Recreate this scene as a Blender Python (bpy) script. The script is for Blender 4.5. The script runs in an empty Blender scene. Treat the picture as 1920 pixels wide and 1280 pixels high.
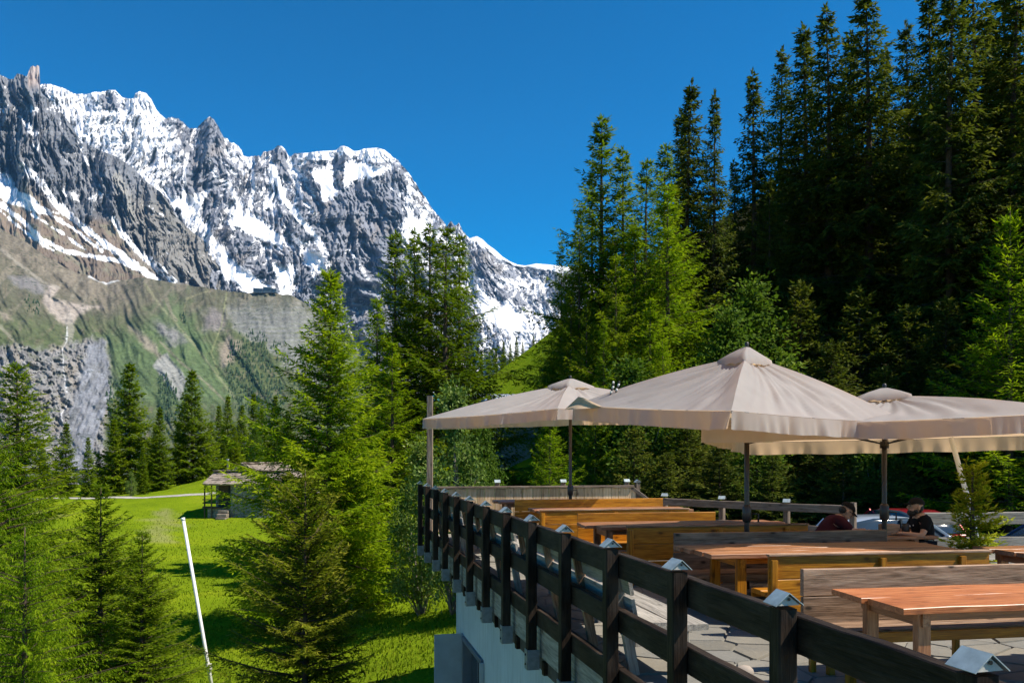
import bpy, bmesh, math, random
import numpy as np
from mathutils import Vector, Matrix

# ------------------------------------------------------------------ camera, sky, sun, exposure
scene = bpy.context.scene
H, F, CX, CY = 1.85, 1600.0, 960.0, 843.0        # eye height above the deck, focal length / centre / horizon in photo pixels
cam_data = bpy.data.cameras.new('camera')
cam = bpy.data.objects.new('camera', cam_data)
scene.collection.objects.link(cam)
cam.location = (0, 0, H)
cam.rotation_euler = (math.radians(90), 0, 0)
cam_data.sensor_width = 36.0
cam_data.lens = F / 1920.0 * 36.0
cam_data.shift_y = (CY - 640.0) / 1920.0
cam_data.clip_start = 0.1
cam_data.clip_end = 60000
scene.camera = cam

SUN_AZ, SUN_EL = math.radians(101), math.radians(52)   # azimuth to the right of the viewing direction
sun_vec = Vector((math.cos(SUN_EL) * math.sin(SUN_AZ), math.cos(SUN_EL) * math.cos(SUN_AZ), math.sin(SUN_EL)))
world = bpy.data.worlds.new('World')
scene.world = world
world.use_nodes = True
wn = world.node_tree.nodes
wl = world.node_tree.links
wn.clear()
w_out = wn.new('ShaderNodeOutputWorld')
w_bg = wn.new('ShaderNodeBackground')
w_sky = wn.new('ShaderNodeTexSky')
w_sky.sky_type = 'NISHITA'
w_sky.sun_disc = False
w_sky.sun_elevation = SUN_EL
w_sky.sun_rotation = SUN_AZ
w_sky.altitude = 1500
w_sky.air_density = 1.0
w_sky.dust_density = 0.0
w_sky.ozone_density = 2.6
w_bg.inputs['Strength'].default_value = 0.062
w_hsv = wn.new('ShaderNodeHueSaturation')          # the deep, polarised blue of the whole sky
w_hsv.inputs['Hue'].default_value = 0.482
w_hsv.inputs['Saturation'].default_value = 2.4
w_hsv.inputs['Value'].default_value = 1.0
wl.new(w_sky.outputs[0], w_hsv.inputs['Color'])
w_gam = wn.new('ShaderNodeGamma')
w_gam.inputs['Gamma'].default_value = 1.3
wl.new(w_hsv.outputs[0], w_gam.inputs['Color'])
wl.new(w_gam.outputs[0], w_bg.inputs['Color'])
wl.new(w_bg.outputs[0], w_out.inputs['Surface'])

sun_data = bpy.data.lights.new('sun', 'SUN')
sun_data.energy = 5.0
sun_data.angle = math.radians(0.53)
sun_data.color = (1.0, 0.915, 0.79)
sun = bpy.data.objects.new('sun', sun_data)
scene.collection.objects.link(sun)
sun.rotation_euler = (-sun_vec).to_track_quat('-Z', 'Y').to_euler()

scene.view_settings.view_transform = 'Standard'
scene.view_settings.look = 'None'
scene.view_settings.gamma = 1.0
scene.view_settings.use_curve_mapping = False
scene.view_settings.exposure = 0.68
try:
    scene.cycles.max_bounces = 7
    scene.cycles.diffuse_bounces = 3
    scene.cycles.glossy_bounces = 2
    scene.cycles.transmission_bounces = 4
    scene.cycles.transparent_max_bounces = 6
    scene.cycles.volume_bounces = 0
    scene.cycles.use_adaptive_sampling = True
    scene.cycles.adaptive_threshold = 0.02
    scene.cycles.use_denoising = True
except Exception:
    pass

# ------------------------------------------------------------------ helpers
def P(px, py, Y):
    """photo pixel + depth -> world point"""
    return Vector(((px - CX) / F * Y, Y, H + (CY - py) / F * Y))

def link(o):
    scene.collection.objects.link(o)
    return o

def tag(o, label=None, category=None, group=None, kind=None):
    if label: o['label'] = label
    if category: o['category'] = category
    if group: o['group'] = group
    if kind: o['kind'] = kind
    return o

def empty(name, loc=(0, 0, 0), rz=0.0, label=None, category=None, group=None):
    o = link(bpy.data.objects.new(name, None))
    o.location = loc
    o.rotation_euler = (0, 0, rz)
    o.empty_display_size = 0.2
    return tag(o, label, category, group)

def mesh_np(name, verts, faces, smooth=False):
    """verts (n,3), faces (m,k) numpy arrays of one polygon size"""
    me = bpy.data.meshes.new(name)
    verts = np.asarray(verts, dtype=np.float32)
    faces = np.asarray(faces, dtype=np.int32)
    m, k = faces.shape
    me.vertices.add(len(verts))
    me.vertices.foreach_set('co', verts.ravel())
    me.loops.add(m * k)
    me.loops.foreach_set('vertex_index', faces.ravel())
    me.polygons.add(m)
    me.polygons.foreach_set('loop_start', np.arange(0, m * k, k, dtype=np.int32))
    me.update(calc_edges=True)
    if smooth:
        me.polygons.foreach_set('use_smooth', np.ones(m, dtype=bool))
    return me

def obj(name, me, mat=None, parent=None, loc=None, rot=None):
    o = link(bpy.data.objects.new(name, me))
    if mat is not None and len(me.materials) == 0:
        me.materials.append(mat)
    if parent is not None: o.parent = parent
    if loc is not None: o.location = loc
    if rot is not None: o.rotation_euler = rot
    return o

def bm_mesh(name, bm, smooth=False):
    me = bpy.data.meshes.new(name)
    bm.normal_update()
    bm.to_mesh(me)
    bm.free()
    if smooth:
        for p in me.polygons: p.use_smooth = True
    return me

def bm_box(bm, size, loc=(0, 0, 0), rot=None, bevel=0.0, jitter=0.0, rng=random):
    r = bmesh.ops.create_cube(bm, size=1.0)
    vs = r['verts']
    for v in vs:
        v.co = Vector((v.co.x * size[0], v.co.y * size[1], v.co.z * size[2]))
        if jitter: v.co += Vector((rng.uniform(-jitter, jitter), rng.uniform(-jitter, jitter), rng.uniform(-jitter, jitter)))
    if bevel > 0:
        es = list({e for v in vs for e in v.link_edges})
        rb = bmesh.ops.bevel(bm, geom=es, offset=bevel, segments=1, affect='EDGES', profile=0.5)
        vs = list({v for f in rb['faces'] for v in f.verts} | {v for v in vs if v.is_valid})
    M = Matrix.Translation(Vector(loc))
    if rot is not None:
        M = M @ (rot if isinstance(rot, Matrix) else Matrix.Rotation(rot, 4, 'Z'))
    bmesh.ops.transform(bm, matrix=M, verts=vs)
    return vs

def box(name, size, loc, mat, parent=None, rot=(0, 0, 0), bevel=0.006, jitter=0.0):
    bm = bmesh.new()
    bm_box(bm, size, bevel=bevel, jitter=jitter)
    return obj(name, bm_mesh(name, bm), mat, parent, loc, rot)

def bm_tube(bm, pts, radii, seg=10, cap=True):
    pts = [Vector(p) for p in pts]
    if not isinstance(radii, (list, tuple)): radii = [radii] * len(pts)
    rings = []
    ref = Vector((0.31, 0.17, 0.93))
    for i, p in enumerate(pts):
        d = (pts[min(i + 1, len(pts) - 1)] - pts[max(i - 1, 0)]).normalized()
        a = d.cross(ref)
        if a.length < 1e-3: a = d.cross(Vector((1, 0, 0)))
        a.normalize()
        b = d.cross(a).normalized()
        rings.append([bm.verts.new(p + (a * math.cos(2 * math.pi * k / seg) + b * math.sin(2 * math.pi * k / seg)) * radii[i]) for k in range(seg)])
    for r0, r1 in zip(rings[:-1], rings[1:]):
        for k in range(seg):
            bm.faces.new((r0[k], r0[(k + 1) % seg], r1[(k + 1) % seg], r1[k]))
    if cap:
        bm.faces.new(rings[0][::-1]); bm.faces.new(rings[-1])

def tube(name, pts, radii, mat, parent=None, seg=10, smooth=True):
    bm = bmesh.new()
    bm_tube(bm, pts, radii, seg)
    bmesh.ops.recalc_face_normals(bm, faces=bm.faces[:])
    return obj(name, bm_mesh(name, bm, smooth), mat, parent)

# ---- numpy noise
_rs = np.random.RandomState(7)
_perm = _rs.permutation(4096).astype(np.int64)
_perm = np.concatenate([_perm, _perm])
_gx = np.cos(_rs.uniform(0, 2 * np.pi, 4096)); _gy = np.sin(_rs.uniform(0, 2 * np.pi, 4096))
_ang = _rs.uniform(0, 2 * np.pi, 4096); _gx, _gy = np.cos(_ang), np.sin(_ang)
def noise2(x, y, seed=0):
    x = np.asarray(x, float) + seed * 17.37; y = np.asarray(y, float) + seed * 9.71
    xi = np.floor(x).astype(np.int64); yi = np.floor(y).astype(np.int64)
    fx = x - xi; fy = y - yi
    u = fx * fx * fx * (fx * (fx * 6 - 15) + 10); v = fy * fy * fy * (fy * (fy * 6 - 15) + 10)
    def g(ix, iy, dx, dy):
        h = _perm[(_perm[ix & 4095] + iy) & 4095]
        return _gx[h] * dx + _gy[h] * dy
    a = g(xi, yi, fx, fy); b = g(xi + 1, yi, fx - 1, fy)
    c = g(xi, yi + 1, fx, fy - 1); d = g(xi + 1, yi + 1, fx - 1, fy - 1)
    return (a + u * (b - a) + v * ((c + u * (d - c)) - (a + u * (b - a)))) * 1.5
def fbm(x, y, octv=4, seed=0, gain=0.5, lac=2.03):
    s = 0; a = 1.0; n = 0
    for i in range(octv):
        s = s + a * noise2(x * lac ** i, y * lac ** i, seed + i * 3); n += a; a *= gain
    return s / n
def ridged(x, y, octv=4, seed=0, gain=0.5, lac=2.07):
    s = 0; a = 1.0; n = 0
    for i in range(octv):
        s = s + a * (1 - np.abs(noise2(x * lac ** i, y * lac ** i, seed + i * 5)) * 1.7); n += a; a *= gain
    return s / n
def sstep(a, b, x):
    t = np.clip((x - a) / (b - a), 0, 1)
    return t * t * (3 - 2 * t)
def in_poly(px, py, poly):
    """signed distance-ish: >0 inside, pixels from the edge"""
    n = len(poly)
    inside = np.zeros(px.shape, bool); dist = np.full(px.shape, 1e9)
    for i in range(n):
        x0, y0 = poly[i]; x1, y1 = poly[(i + 1) % n]
        cond = ((y0 > py) != (y1 > py))
        with np.errstate(divide='ignore', invalid='ignore'):
            xc = (x1 - x0) * (py - y0) / ((y1 - y0) if y1 != y0 else 1e-9) + x0
        inside ^= cond & (px < xc)
        dist = np.minimum(dist, seg_dist(px, py, x0, y0, x1, y1))
    return np.where(inside, dist, -dist)
def seg_dist(px, py, x0, y0, x1, y1):
    dx, dy = x1 - x0, y1 - y0
    t = np.clip(((px - x0) * dx + (py - y0) * dy) / (dx * dx + dy * dy + 1e-9), 0, 1)
    return np.hypot(px - x0 - t * dx, py - y0 - t * dy)
def stroke(px, py, pts, w):
    d = np.full(px.shape, 1e9)
    for (x0, y0), (x1, y1) in zip(pts[:-1], pts[1:]):
        d = np.minimum(d, seg_dist(px, py, x0, y0, x1, y1))
    return w - d

# ------------------------------------------------------------------ materials
MATS = {}
class NT:
    def __init__(self, name):
        self.m = bpy.data.materials.new(name); self.m.use_nodes = True
        self.t = self.m.node_tree; self.n = self.t.nodes; self.l = self.t.links
        self.n.clear()
        self.out = self.n.new('ShaderNodeOutputMaterial')
        MATS[name] = self.m
    def node(self, typ, **kw):
        nd = self.n.new(typ)
        ins = kw.pop('ins', {})
        for k, v in kw.items(): setattr(nd, k, v)
        for k, v in ins.items():
            if isinstance(v, bpy.types.NodeSocket): self.l.new(v, nd.inputs[k])
            else: nd.inputs[k].default_value = v
        return nd
    def ramp(self, fac, stops, interp='LINEAR'):
        nd = self.n.new('ShaderNodeValToRGB')
        cr = nd.color_ramp; cr.interpolation = interp
        while len(cr.elements) < len(stops): cr.elements.new(0.5)
        for e, (p, c) in zip(cr.elements, stops):
            e.position = p; e.color = (c[0], c[1], c[2], 1) if not np.isscalar(c) else (c, c, c, 1)
        self.l.new(fac, nd.inputs[0])
        return nd.outputs[0]
    def mix(self, fac, a, b, blend='MIX'):
        nd = self.n.new('ShaderNodeMix'); nd.data_type = 'RGBA'; nd.blend_type = blend
        for s, v in ((nd.inputs[0], fac), (nd.inputs[6], a), (nd.inputs[7], b)):
            if isinstance(v, bpy.types.NodeSocket): self.l.new(v, s)
            elif np.isscalar(v): s.default_value = v
            else: s.default_value = (v[0], v[1], v[2], 1)
        return nd.outputs[2]
    def math(self, op, a, b=0.0):
        nd = self.n.new('ShaderNodeMath'); nd.operation = op
        for s, v in ((nd.inputs[0], a), (nd.inputs[1], b)):
            if isinstance(v, bpy.types.NodeSocket): self.l.new(v, s)
            else: s.default_value = v
        return nd.outputs[0]
    def coords(self, kind='Object', scale=(1, 1, 1), rand=0.0):
        tc = self.n.new('ShaderNodeTexCoord')
        mp = self.n.new('ShaderNodeMapping')
        mp.inputs['Scale'].default_value = scale
        self.l.new(tc.outputs[kind], mp.inputs['Vector'])
        if rand:
            oi = self.n.new('ShaderNodeObjectInfo')
            cm = self.n.new('ShaderNodeCombineXYZ')
            v = self.math('MULTIPLY', oi.outputs['Random'], rand)
            for i in range(3): self.l.new(v, cm.inputs[i])
            self.l.new(cm.outputs[0], mp.inputs['Location'])
        return mp.outputs[0]
    def noise(self, vec, scale, detail=4, rough=0.55, dist=0.0):
        nd = self.node('ShaderNodeTexNoise', ins={'Vector': vec, 'Scale': scale, 'Detail': detail, 'Roughness': rough, 'Distortion': dist})
        return nd.outputs['Fac']
    def bump(self, h, strength=0.3, dist=0.02):
        return self.node('ShaderNodeBump', ins={'Height': h, 'Strength': strength, 'Distance': dist}).outputs[0]
    def principled(self, col, rough=0.6, normal=None, **kw):
        b = self.n.new('ShaderNodeBsdfPrincipled')
        for s, v in (('Base Color', col), ('Roughness', rough)):
            if isinstance(v, bpy.types.NodeSocket): self.l.new(v, b.inputs[s])
            elif s == 'Base Color': b.inputs[s].default_value = (v[0], v[1], v[2], 1)
            else: b.inputs[s].default_value = v
        if normal is not None: self.l.new(normal, b.inputs['Normal'])
        for k, v in kw.items(): b.inputs[k.replace('_', ' ')].default_value = v
        return b
    def done(self, shader):
        self.l.new(shader.outputs[0], self.out.inputs['Surface'])
        return self.m

def wood(name, dark, mid, light, rough=0.55, knots=0.35, grain=1.0, spec=0.4, wear_lit=0.0, bump=0.35):
    """sawn timber, grain along the object's local X"""
    t = NT(name)
    v = t.coords('Object', (1.2, 14, 14), rand=37.0)
    g = t.noise(v, 1.6 * grain, 6, 0.62, 0.6)
    v2 = t.coords('Object', (4, 90, 90), rand=11.0)
    fine = t.noise(v2, 1.3, 3, 0.6)
    col = t.ramp(g, [(0.35, dark), (0.5, mid), (0.64, light)])
    col = t.mix(0.35, col, t.ramp(fine, [(0.35, [c * 0.55 for c in dark]), (0.6, [1.0 * c for c in light])]), 'MIX')
    vk = t.coords('Object', (1.0, 1.0, 1.0), rand=23.0)
    sx = t.node('ShaderNodeSeparateXYZ', ins={0: vk})
    cx = t.node('ShaderNodeCombineXYZ', ins={0: t.math('MULTIPLY', sx.outputs[0], 2.1), 1: t.math('MULTIPLY', t.math('ADD', sx.outputs[1], sx.outputs[2]), 4.2)})
    wn_ = t.node('ShaderNodeTexNoise', ins={'Vector': cx.outputs[0], 'Scale': 3.0})
    vo = t.node('ShaderNodeTexVoronoi', voronoi_dimensions='2D', ins={'Vector': t.mix(0.06, cx.outputs[0], wn_.outputs['Color'], 'ADD'), 'Scale': 1.0})
    k = t.ramp(vo.outputs['Distance'], [(0.0, 1.0), (0.05, 0.85), (0.08, 0.35), (0.15, 0.0)])
    kf = t.math('MULTIPLY', k, knots)
    col = t.mix(kf, col, [c * 0.35 for c in dark])
    oi = t.node('ShaderNodeObjectInfo')
    tone = t.ramp(oi.outputs['Random'], [(0.0, 0.72), (1.0, 1.12)])
    col = t.mix(1.0, col, tone, 'MULTIPLY')
    if wear_lit:  # paler patches: wear, plus lit patches put into the colour
        vw = t.coords('Object', (1, 3, 3), rand=5.0)
        w = t.ramp(t.noise(vw, 2.2, 5, 0.65), [(0.42, 0.0), (0.62, wear_lit)])
        col = t.mix(w, col, (0.19, 0.155, 0.12))
    h = t.math('ADD', t.math('MULTIPLY', g, 0.6), t.math('MULTIPLY', fine, 0.4))
    b = t.principled(col, rough, t.bump(h, bump, 0.012))
    b.inputs['Specular IOR Level'].default_value = spec
    return t.done(b)

def plain(name, col, rough=0.6, var=0.12, scale=6.0, metallic=0.0, bump=0.05, spec=0.5):
    t = NT(name)
    v = t.coords('Object', (1, 1, 1), rand=9.0)
    n = t.noise(v, scale, 5, 0.6)
    c = t.ramp(n, [(0.3, [x * (1 - var) for x in col]), (0.7, [min(1, x * (1 + var)) for x in col])])
    b = t.principled(c, rough, t.bump(n, bump, 0.02))
    b.inputs['Metallic'].default_value = metallic
    b.inputs['Specular IOR Level'].default_value = spec
    return t.done(b)
# ------------------------------------------------------------------ mountains
def attr_mat(name, bump_scale=0.02, bump_strength=0.35, rough=0.9, speck=0.0):
    t = NT(name)
    a = t.node('ShaderNodeAttribute', attribute_name='albedo')
    v = t.coords('Object')
    n = t.noise(v, bump_scale, 7, 0.68)
    n2 = t.noise(v, bump_scale * 0.35, 4, 0.6)
    tone = t.ramp(n2, [(0.3, 0.86), (0.7, 1.14)])
    col = t.mix(1.0, a.outputs['Color'], tone, 'MULTIPLY')
    if speck:
        f1 = t.noise(v, 0.055, 6, 0.72)
        col = t.mix(1.0, col, t.ramp(f1, [(0.32, 0.72), (0.5, 1.0), (0.68, 1.32)]), 'MULTIPLY')
        vs = t.node('ShaderNodeTexVoronoi', ins={'Vector': v, 'Scale': 0.045})
        sh = t.math('MULTIPLY', t.ramp(vs.outputs['Distance'], [(0.0, 1.0), (0.22, 0.8), (0.34, 0.0)]), t.ramp(t.noise(v, 0.006, 3, 0.6), [(0.45, 0.0), (0.6, speck)]))
        col = t.mix(sh, col, (0.035, 0.05, 0.025))
    b = t.principled(col, rough, t.bump(n, bump_strength, 12.0))
    b.inputs['Specular IOR Level'].default_value = 0.05
    return t.done(b)

def interp(x, pts):
    pts = np.array(pts, float)
    return np.interp(x, pts[:, 0], pts[:, 1])

def surface(name, px, py, Yd, col, mat):
    """grid of photo directions px,py (rows, cols) at depth Yd -> terrain mesh with an albedo attribute"""
    X = (px - CX) / F * Yd
    Z = H + (CY - py) / F * Yd
    r, c = px.shape
    V = np.stack([X, Yd, Z], -1).reshape(-1, 3)
    idx = np.arange(r * c).reshape(r, c)
    Fq = np.stack([idx[:-1, :-1], idx[:-1, 1:], idx[1:, 1:], idx[1:, :-1]], -1).reshape(-1, 4)
    me = mesh_np(name, V, Fq)
    at = me.attributes.new('albedo', 'FLOAT_COLOR', 'POINT')
    rgba = np.ones((r * c, 4), np.float32); rgba[:, :3] = np.clip(col.reshape(-1, 3), 0.004, 0.92)
    at.data.foreach_set('color', rgba.ravel())
    return obj(name, me, mat)

def C3(v): return np.array(v, float)[None, None, :]
def blend(col, m, c): return col + (np.asarray(c, float) - col) * m[..., None]

m_rock = attr_mat('alpine_rock', 0.011, 0.75)
m_slope = attr_mat('alpine_slope', 0.03, 0.8, speck=0.75)
SNOW = C3((0.84, 0.85, 0.88))

# ---- rear massif: snowy ridge with the long summit and its falling shoulder
sky1 = [(-300, 175), (-100, 185), (0, 175), (60, 165), (78, 157), (95, 157), (120, 165), (140, 175), (160, 176), (176, 172), (187, 172), (205, 168), (216, 168), (224, 176), (231, 183),
        (250, 184), (254, 174), (262, 170), (270, 173), (276, 176), (284, 186), (292, 203), (303, 216), (312, 222), (322, 219), (334, 222), (347, 231), (353, 240), (369, 240), (376, 232), (384, 224), (393, 217), (401, 223),
        (409, 236), (416, 250), (421, 259), (426, 258), (431, 266), (438, 267), (445, 271), (452, 280), (457, 292), (468, 293), (478, 291), (489, 293), (494, 283), (501, 284), (513, 279), (519, 273),
        (527, 272), (535, 279), (541, 291), (546, 293), (551, 287), (562, 285), (572, 285), (595, 282), (612, 281), (630, 280), (637, 273), (644, 271), (652, 274), (663, 281),
        (672, 281), (682, 277), (708, 275), (720, 279), (729, 286), (738, 295), (748, 301), (752, 308), (760, 315), (767, 324), (776, 339), (783, 347), (788, 358), (799, 371), (808, 387), (818, 400), (830, 412), (838, 424),
        (846, 412), (853, 424), (860, 416), (868, 433), (880, 446), (894, 441), (905, 447), (915, 457), (928, 466), (942, 479), (956, 488), (970, 494), (985, 496), (1005, 492), (1030, 494), (1080, 500), (1200, 520), (1400, 560), (1700, 600)]
cols = np.linspace(-10, 1200, 830); rows = np.linspace(0, 1, 310)
PX, T = np.meshgrid(cols, rows)
sk = interp(PX, sky1)
jag = np.abs(noise2(PX * 0.16, PX * 0 + 3.1)) * 5 + np.abs(noise2(PX * 0.4, PX * 0 + 7.7)) * 3
smooth_top = sstep(548, 560, PX) * sstep(730, 715, PX) + sstep(880, 905, PX)
sk = sk - jag * (1 - smooth_top) * 0.55 + 2.0
base = 740.0
PY = base + (sk - base) * T
warp = fbm(PX * 0.006, PY * 0.006, 3, 11) * 40
lean = (PY - 300) * (0.32 * np.tanh((600 - PX) / 260.0))
a = (PX + warp + lean) / 100.0; b = PY / 100.0
iso_w = fbm(PX * 0.02, PY * 0.02, 3, 25) * 1.2
big = ridged(a * 1.05, b * 0.42, 3, 21, 0.55)
med = ridged(a * 3.2 + 2 * warp / 100, b * 1.3, 3, 22, 0.6)
fin = ridged(a * 10 + iso_w, b * 3.4, 4, 23, 0.68)
iso = fbm(PX * 0.05, PY * 0.05, 4, 24, 0.6)
# snow cover: coarse guide + gullies + fine breakup
g = np.full(PX.shape, 0.32)
g += 0.50 * sstep(60, 110, PX) * sstep(340, 300, PX) * sstep(400, 330, PY - 0.28 * (PX - 200))
g -= 0.18 * sstep(330, 360, PX) * sstep(420, 400, PX) * sstep(270, 290, PY)
g += 0.10 * sstep(400, 470, PX) * sstep(560, 540, PX) * sstep(420, 380, PY)
g -= 0.30 * sstep(580, 620, PX) * sstep(770, 740, PX) * sstep(345, 385, PY)
g -= 0.15 * sstep(480, 560, PY) * sstep(560, 620, PX) * sstep(860, 800, PX)
g += 0.10 * sstep(740, 780, PX) * sstep(850, 830, PX) * sstep(430, 400, PY)
g += 0.28 * sstep(870, 900, PX) * sstep(560, 600, PY)
polys = [([(316, 370), (395, 355), (372, 400), (396, 435), (430, 480), (470, 515), (520, 545), (480, 560), (420, 520), (385, 470), (345, 415)], 0.9),
         ([(434, 395), (480, 405), (520, 436), (533, 452), (532, 466), (500, 458), (470, 440), (430, 420)], 0.9),
         ([(562, 473), (591, 470), (611, 483), (626, 497), (600, 514), (578, 496)], 0.9),
         ([(510, 493), (555, 496), (552, 545), (530, 560), (516, 519)], 0.8),
         ([(580, 319), (621, 312), (626, 340), (634, 371), (605, 378), (601, 348)], 1.0),
         ([(648, 308), (677, 305), (736, 315), (706, 329), (677, 335), (657, 348), (644, 370), (641, 345)], 1.0),
         ([(562, 283), (621, 278), (644, 268), (723, 275), (749, 300), (710, 308), (664, 297), (645, 285), (628, 300), (562, 300)], 0.62),
         ([(749, 424), (769, 400), (795, 420), (828, 437), (850, 470), (811, 450), (759, 460)], 0.8),
         ([(895, 535), (911, 550), (939, 576), (953, 560), (962, 573), (979, 599), (1000, 622), (958, 622), (911, 600), (890, 570)], 0.8),
         ([(944, 522), (958, 536), (990, 543), (985, 531), (962, 527)], 0.7),
         ([(330, 240), (345, 285), (352, 330), (332, 345), (318, 300), (310, 250)], 0.3)]
strokes = [([(513, 315), (529, 371), (569, 417), (592, 443), (611, 476)], 6, 0.8), ([(545, 300), (556, 345), (575, 385), (590, 400)], 4, 0.5),
           ([(352, 290), (348, 330), (345, 365)], 4, 0.8), ([(392, 300), (405, 330), (430, 350), (452, 395)], 5, 0.5),
           ([(884, 443), (916, 460), (940, 478), (966, 492), (1010, 497), (1060, 502)], 8, 0.9), ([(470, 300), (476, 350), (468, 400)], 3.5, 0.7),
           ([(505, 320), (515, 360), (500, 390)], 4, 0.7), ([(845, 440), (870, 480), (890, 540)], 6, 0.5), ([(800, 390), (790, 420), (800, 440)], 6, 0.5),
           ([(655, 470), (690, 520), (715, 560)], 4, 0.6), ([(545, 440), (575, 470), (590, 520), (620, 560)], 5, 0.5), ([(770, 330), (765, 380), (770, 420)], 3.5, 0.5)]
edge = iso * 7
for p, v in polys: g = np.maximum(g, g + v * sstep(-5, 5, in_poly(PX, PY, p) + edge))
for p, w, v in strokes: g = np.maximum(g, g + v * sstep(-2, 2.5, stroke(PX, PY, p, w) + edge * 0.4))
for p in ([(352, 272), (362, 285), (395, 300), (398, 340), (380, 362), (352, 366), (348, 320)], [(186, 176), (216, 172), (228, 195), (234, 208), (190, 206)],
          [(378, 238), (393, 222), (412, 250), (408, 285), (380, 285)], [(640, 345), (662, 338), (700, 350), (722, 395), (738, 470), (730, 500), (680, 420), (640, 400)],
          [(622, 306), (645, 292), (645, 345), (636, 368)], [(512, 283), (536, 280), (540, 330), (520, 330)]):
    g = g - 0.55 * sstep(-4, 6, in_poly(PX, PY, p) + edge)
nz = fbm(PX * 0.13 + warp * 0.05, PY * 0.10, 5, 31, 0.75) * 0.85 + (0.55 - med) * 0.55 + (0.55 - big) * 0.35 + (0.6 - fin) * 0.25
snow = sstep(0.44, 0.54, g + nz)
smo = 1 - 0.8 * np.clip(sstep(0.75, 1.25, g), 0, 1)
amp = 1.0
disp = 520 * (0.62 + (big - 0.62) * (0.35 + 0.65 * smo)) + 270 * (0.6 + (med - 0.6) * smo) + 190 * (0.6 + (fin - 0.6) * smo) + iso * 45 * smo
YD = 8200 - (1 - T) ** 0.85 * 3300 - disp + fbm(PX * 0.004, PY * 0.002, 2, 40) * 500
tone = 0.5 + 0.5 * fbm(PX * 0.03, PY * 0.012, 4, 33)
rock = C3((0.205, 0.215, 0.245)) * (0.62 + 0.75 * tone)[..., None]
rock = blend(rock, sstep(0.1, 0.4, fbm(PX * 0.02, PY * 0.02, 3, 35)) * 0.5, (0.24, 0.21, 0.185))
col = blend(rock, snow, SNOW)
tag(surface('mountain_massif', PX, PY, YD, col, m_rock), kind='structure')

# ---- front rock spur with the tooth-shaped tower, falling to the right, snow slopes below
sky2 = [(-400, 210), (-200, 175), (-80, 160), (-20, 150), (0, 139), (8, 143), (18, 147), (26, 148), (30, 139), (36, 137), (45, 140), (50, 142), (54, 132), (57, 124), (62, 121), (66, 124), (70, 120), (74, 123), (74.5, 140), (75.5, 166),
        (80, 175), (100, 192), (119, 214), (134, 233), (150, 261), (176, 275), (203, 286), (219, 292), (247, 311), (275, 339), (300, 357), (312, 370), (331, 405), (353, 427), (390, 455), (403, 474), (430, 510), (460, 545), (500, 590), (560, 660), (640, 760)]
cols = np.concatenate([np.linspace(-330, -20, 110), np.linspace(-18, 640, 540)]); rows = np.linspace(0, 1, 300)
PX, T = np.meshgrid(cols, rows)
sk = interp(PX, sky2)
jag = np.abs(noise2(PX * 0.2, PX * 0 + 1.3)) * 6
sk = sk + 2 - jag * (0.5 + 0.5 * sstep(75, 90, PX)) * sstep(45, 40, np.minimum(PX, 45) + 200 * (PX > 76) * 0)
base = 830.0
PY = base + (np.minimum(sk, 820) - base) * T
warp = fbm(PX * 0.006, PY * 0.006, 3, 51) * 45
a = (PX + warp - (PY - 130) * 0.18) / 100.0; b = PY / 100.0
big = ridged(a * 1.25, b * 0.38, 3, 61, 0.55)
med = ridged(a * 3.7, b * 1.2, 3, 62, 0.6)
iso_w = fbm(PX * 0.02, PY * 0.02, 3, 65) * 1.2
fin = ridged(a * 11 + iso_w, b * 3.4, 4, 63, 0.68)
iso = fbm(PX * 0.05, PY * 0.05, 4, 64, 0.6)
# lower talus boundary: where the rock ends and slopes begin
tal = interp(PX, [(-300, 330), (0, 330), (60, 350), (100, 380), (150, 410), (215, 405), (235, 450), (300, 520), (420, 560), (640, 600)])
low = sstep(-12, 22, PY - tal + iso * 12)
g = 0.16 + 0.12 * sstep(330, 180, PY) * sstep(60, 0, PX) + 0.0 * PX
for p, v in [([(0, 325), (18, 326), (30, 355), (55, 365), (75, 385), (112, 402), (70, 398), (40, 388), (0, 372), (-60, 360), (-60, 320)], 0.9), ([(37, 217), (47, 228), (72, 250), (66, 257), (53, 249)], 0.8),
             ([(113, 352), (150, 368), (148, 377), (120, 366)], 0.8), ([(165, 373), (185, 358), (202, 369), (175, 378)], 0.8), ([(60, 200), (70, 205), (66, 215), (56, 210)], 0.5)]:
    g = g + v * sstep(-4, 4, in_poly(PX, PY, p) + iso * 6)
for p, w, v in [([(42, 310), (62, 330), (85, 350), (100, 378), (150, 420), (200, 460), (235, 483), (300, 530)], 8, 0.9), ([(-40, 350), (0, 383), (40, 412), (80, 450), (120, 470), (170, 480), (226, 490), (260, 505)], 5, 0.9),
                ([(0, 395), (60, 445), (100, 470)], 3, 0.7), ([(213, 410), (230, 440), (258, 470), (290, 500), (325, 530)], 6, 0.9), ([(90, 400), (140, 430), (190, 470)], 3.5, 0.7), ([(60, 402), (120, 440), (160, 468)], 2.5, 0.6),
                ([(150, 265), (156, 290), (165, 310)], 3, 0.8), ([(60, 270), (70, 280), (76, 272)], 4, 0.7), ([(265, 470), (300, 497), (330, 527)], 3, 0.6), ([(275, 385), (300, 400), (330, 430)], 2, 0.4)]:
    g = g + v * sstep(-2.0, 2.0, stroke(PX, PY, p, w * 0.75) + iso * 6)
nz = fbm(PX * 0.15 + warp * 0.05, PY * 0.12, 5, 71, 0.72) * 0.8 + (0.55 - med) * 0.4 + (0.6 - fin) * 0.3
snow = sstep(0.46, 0.58, g + nz * (1 - 0.7 * low))
smo = 1 - 0.75 * low
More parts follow.
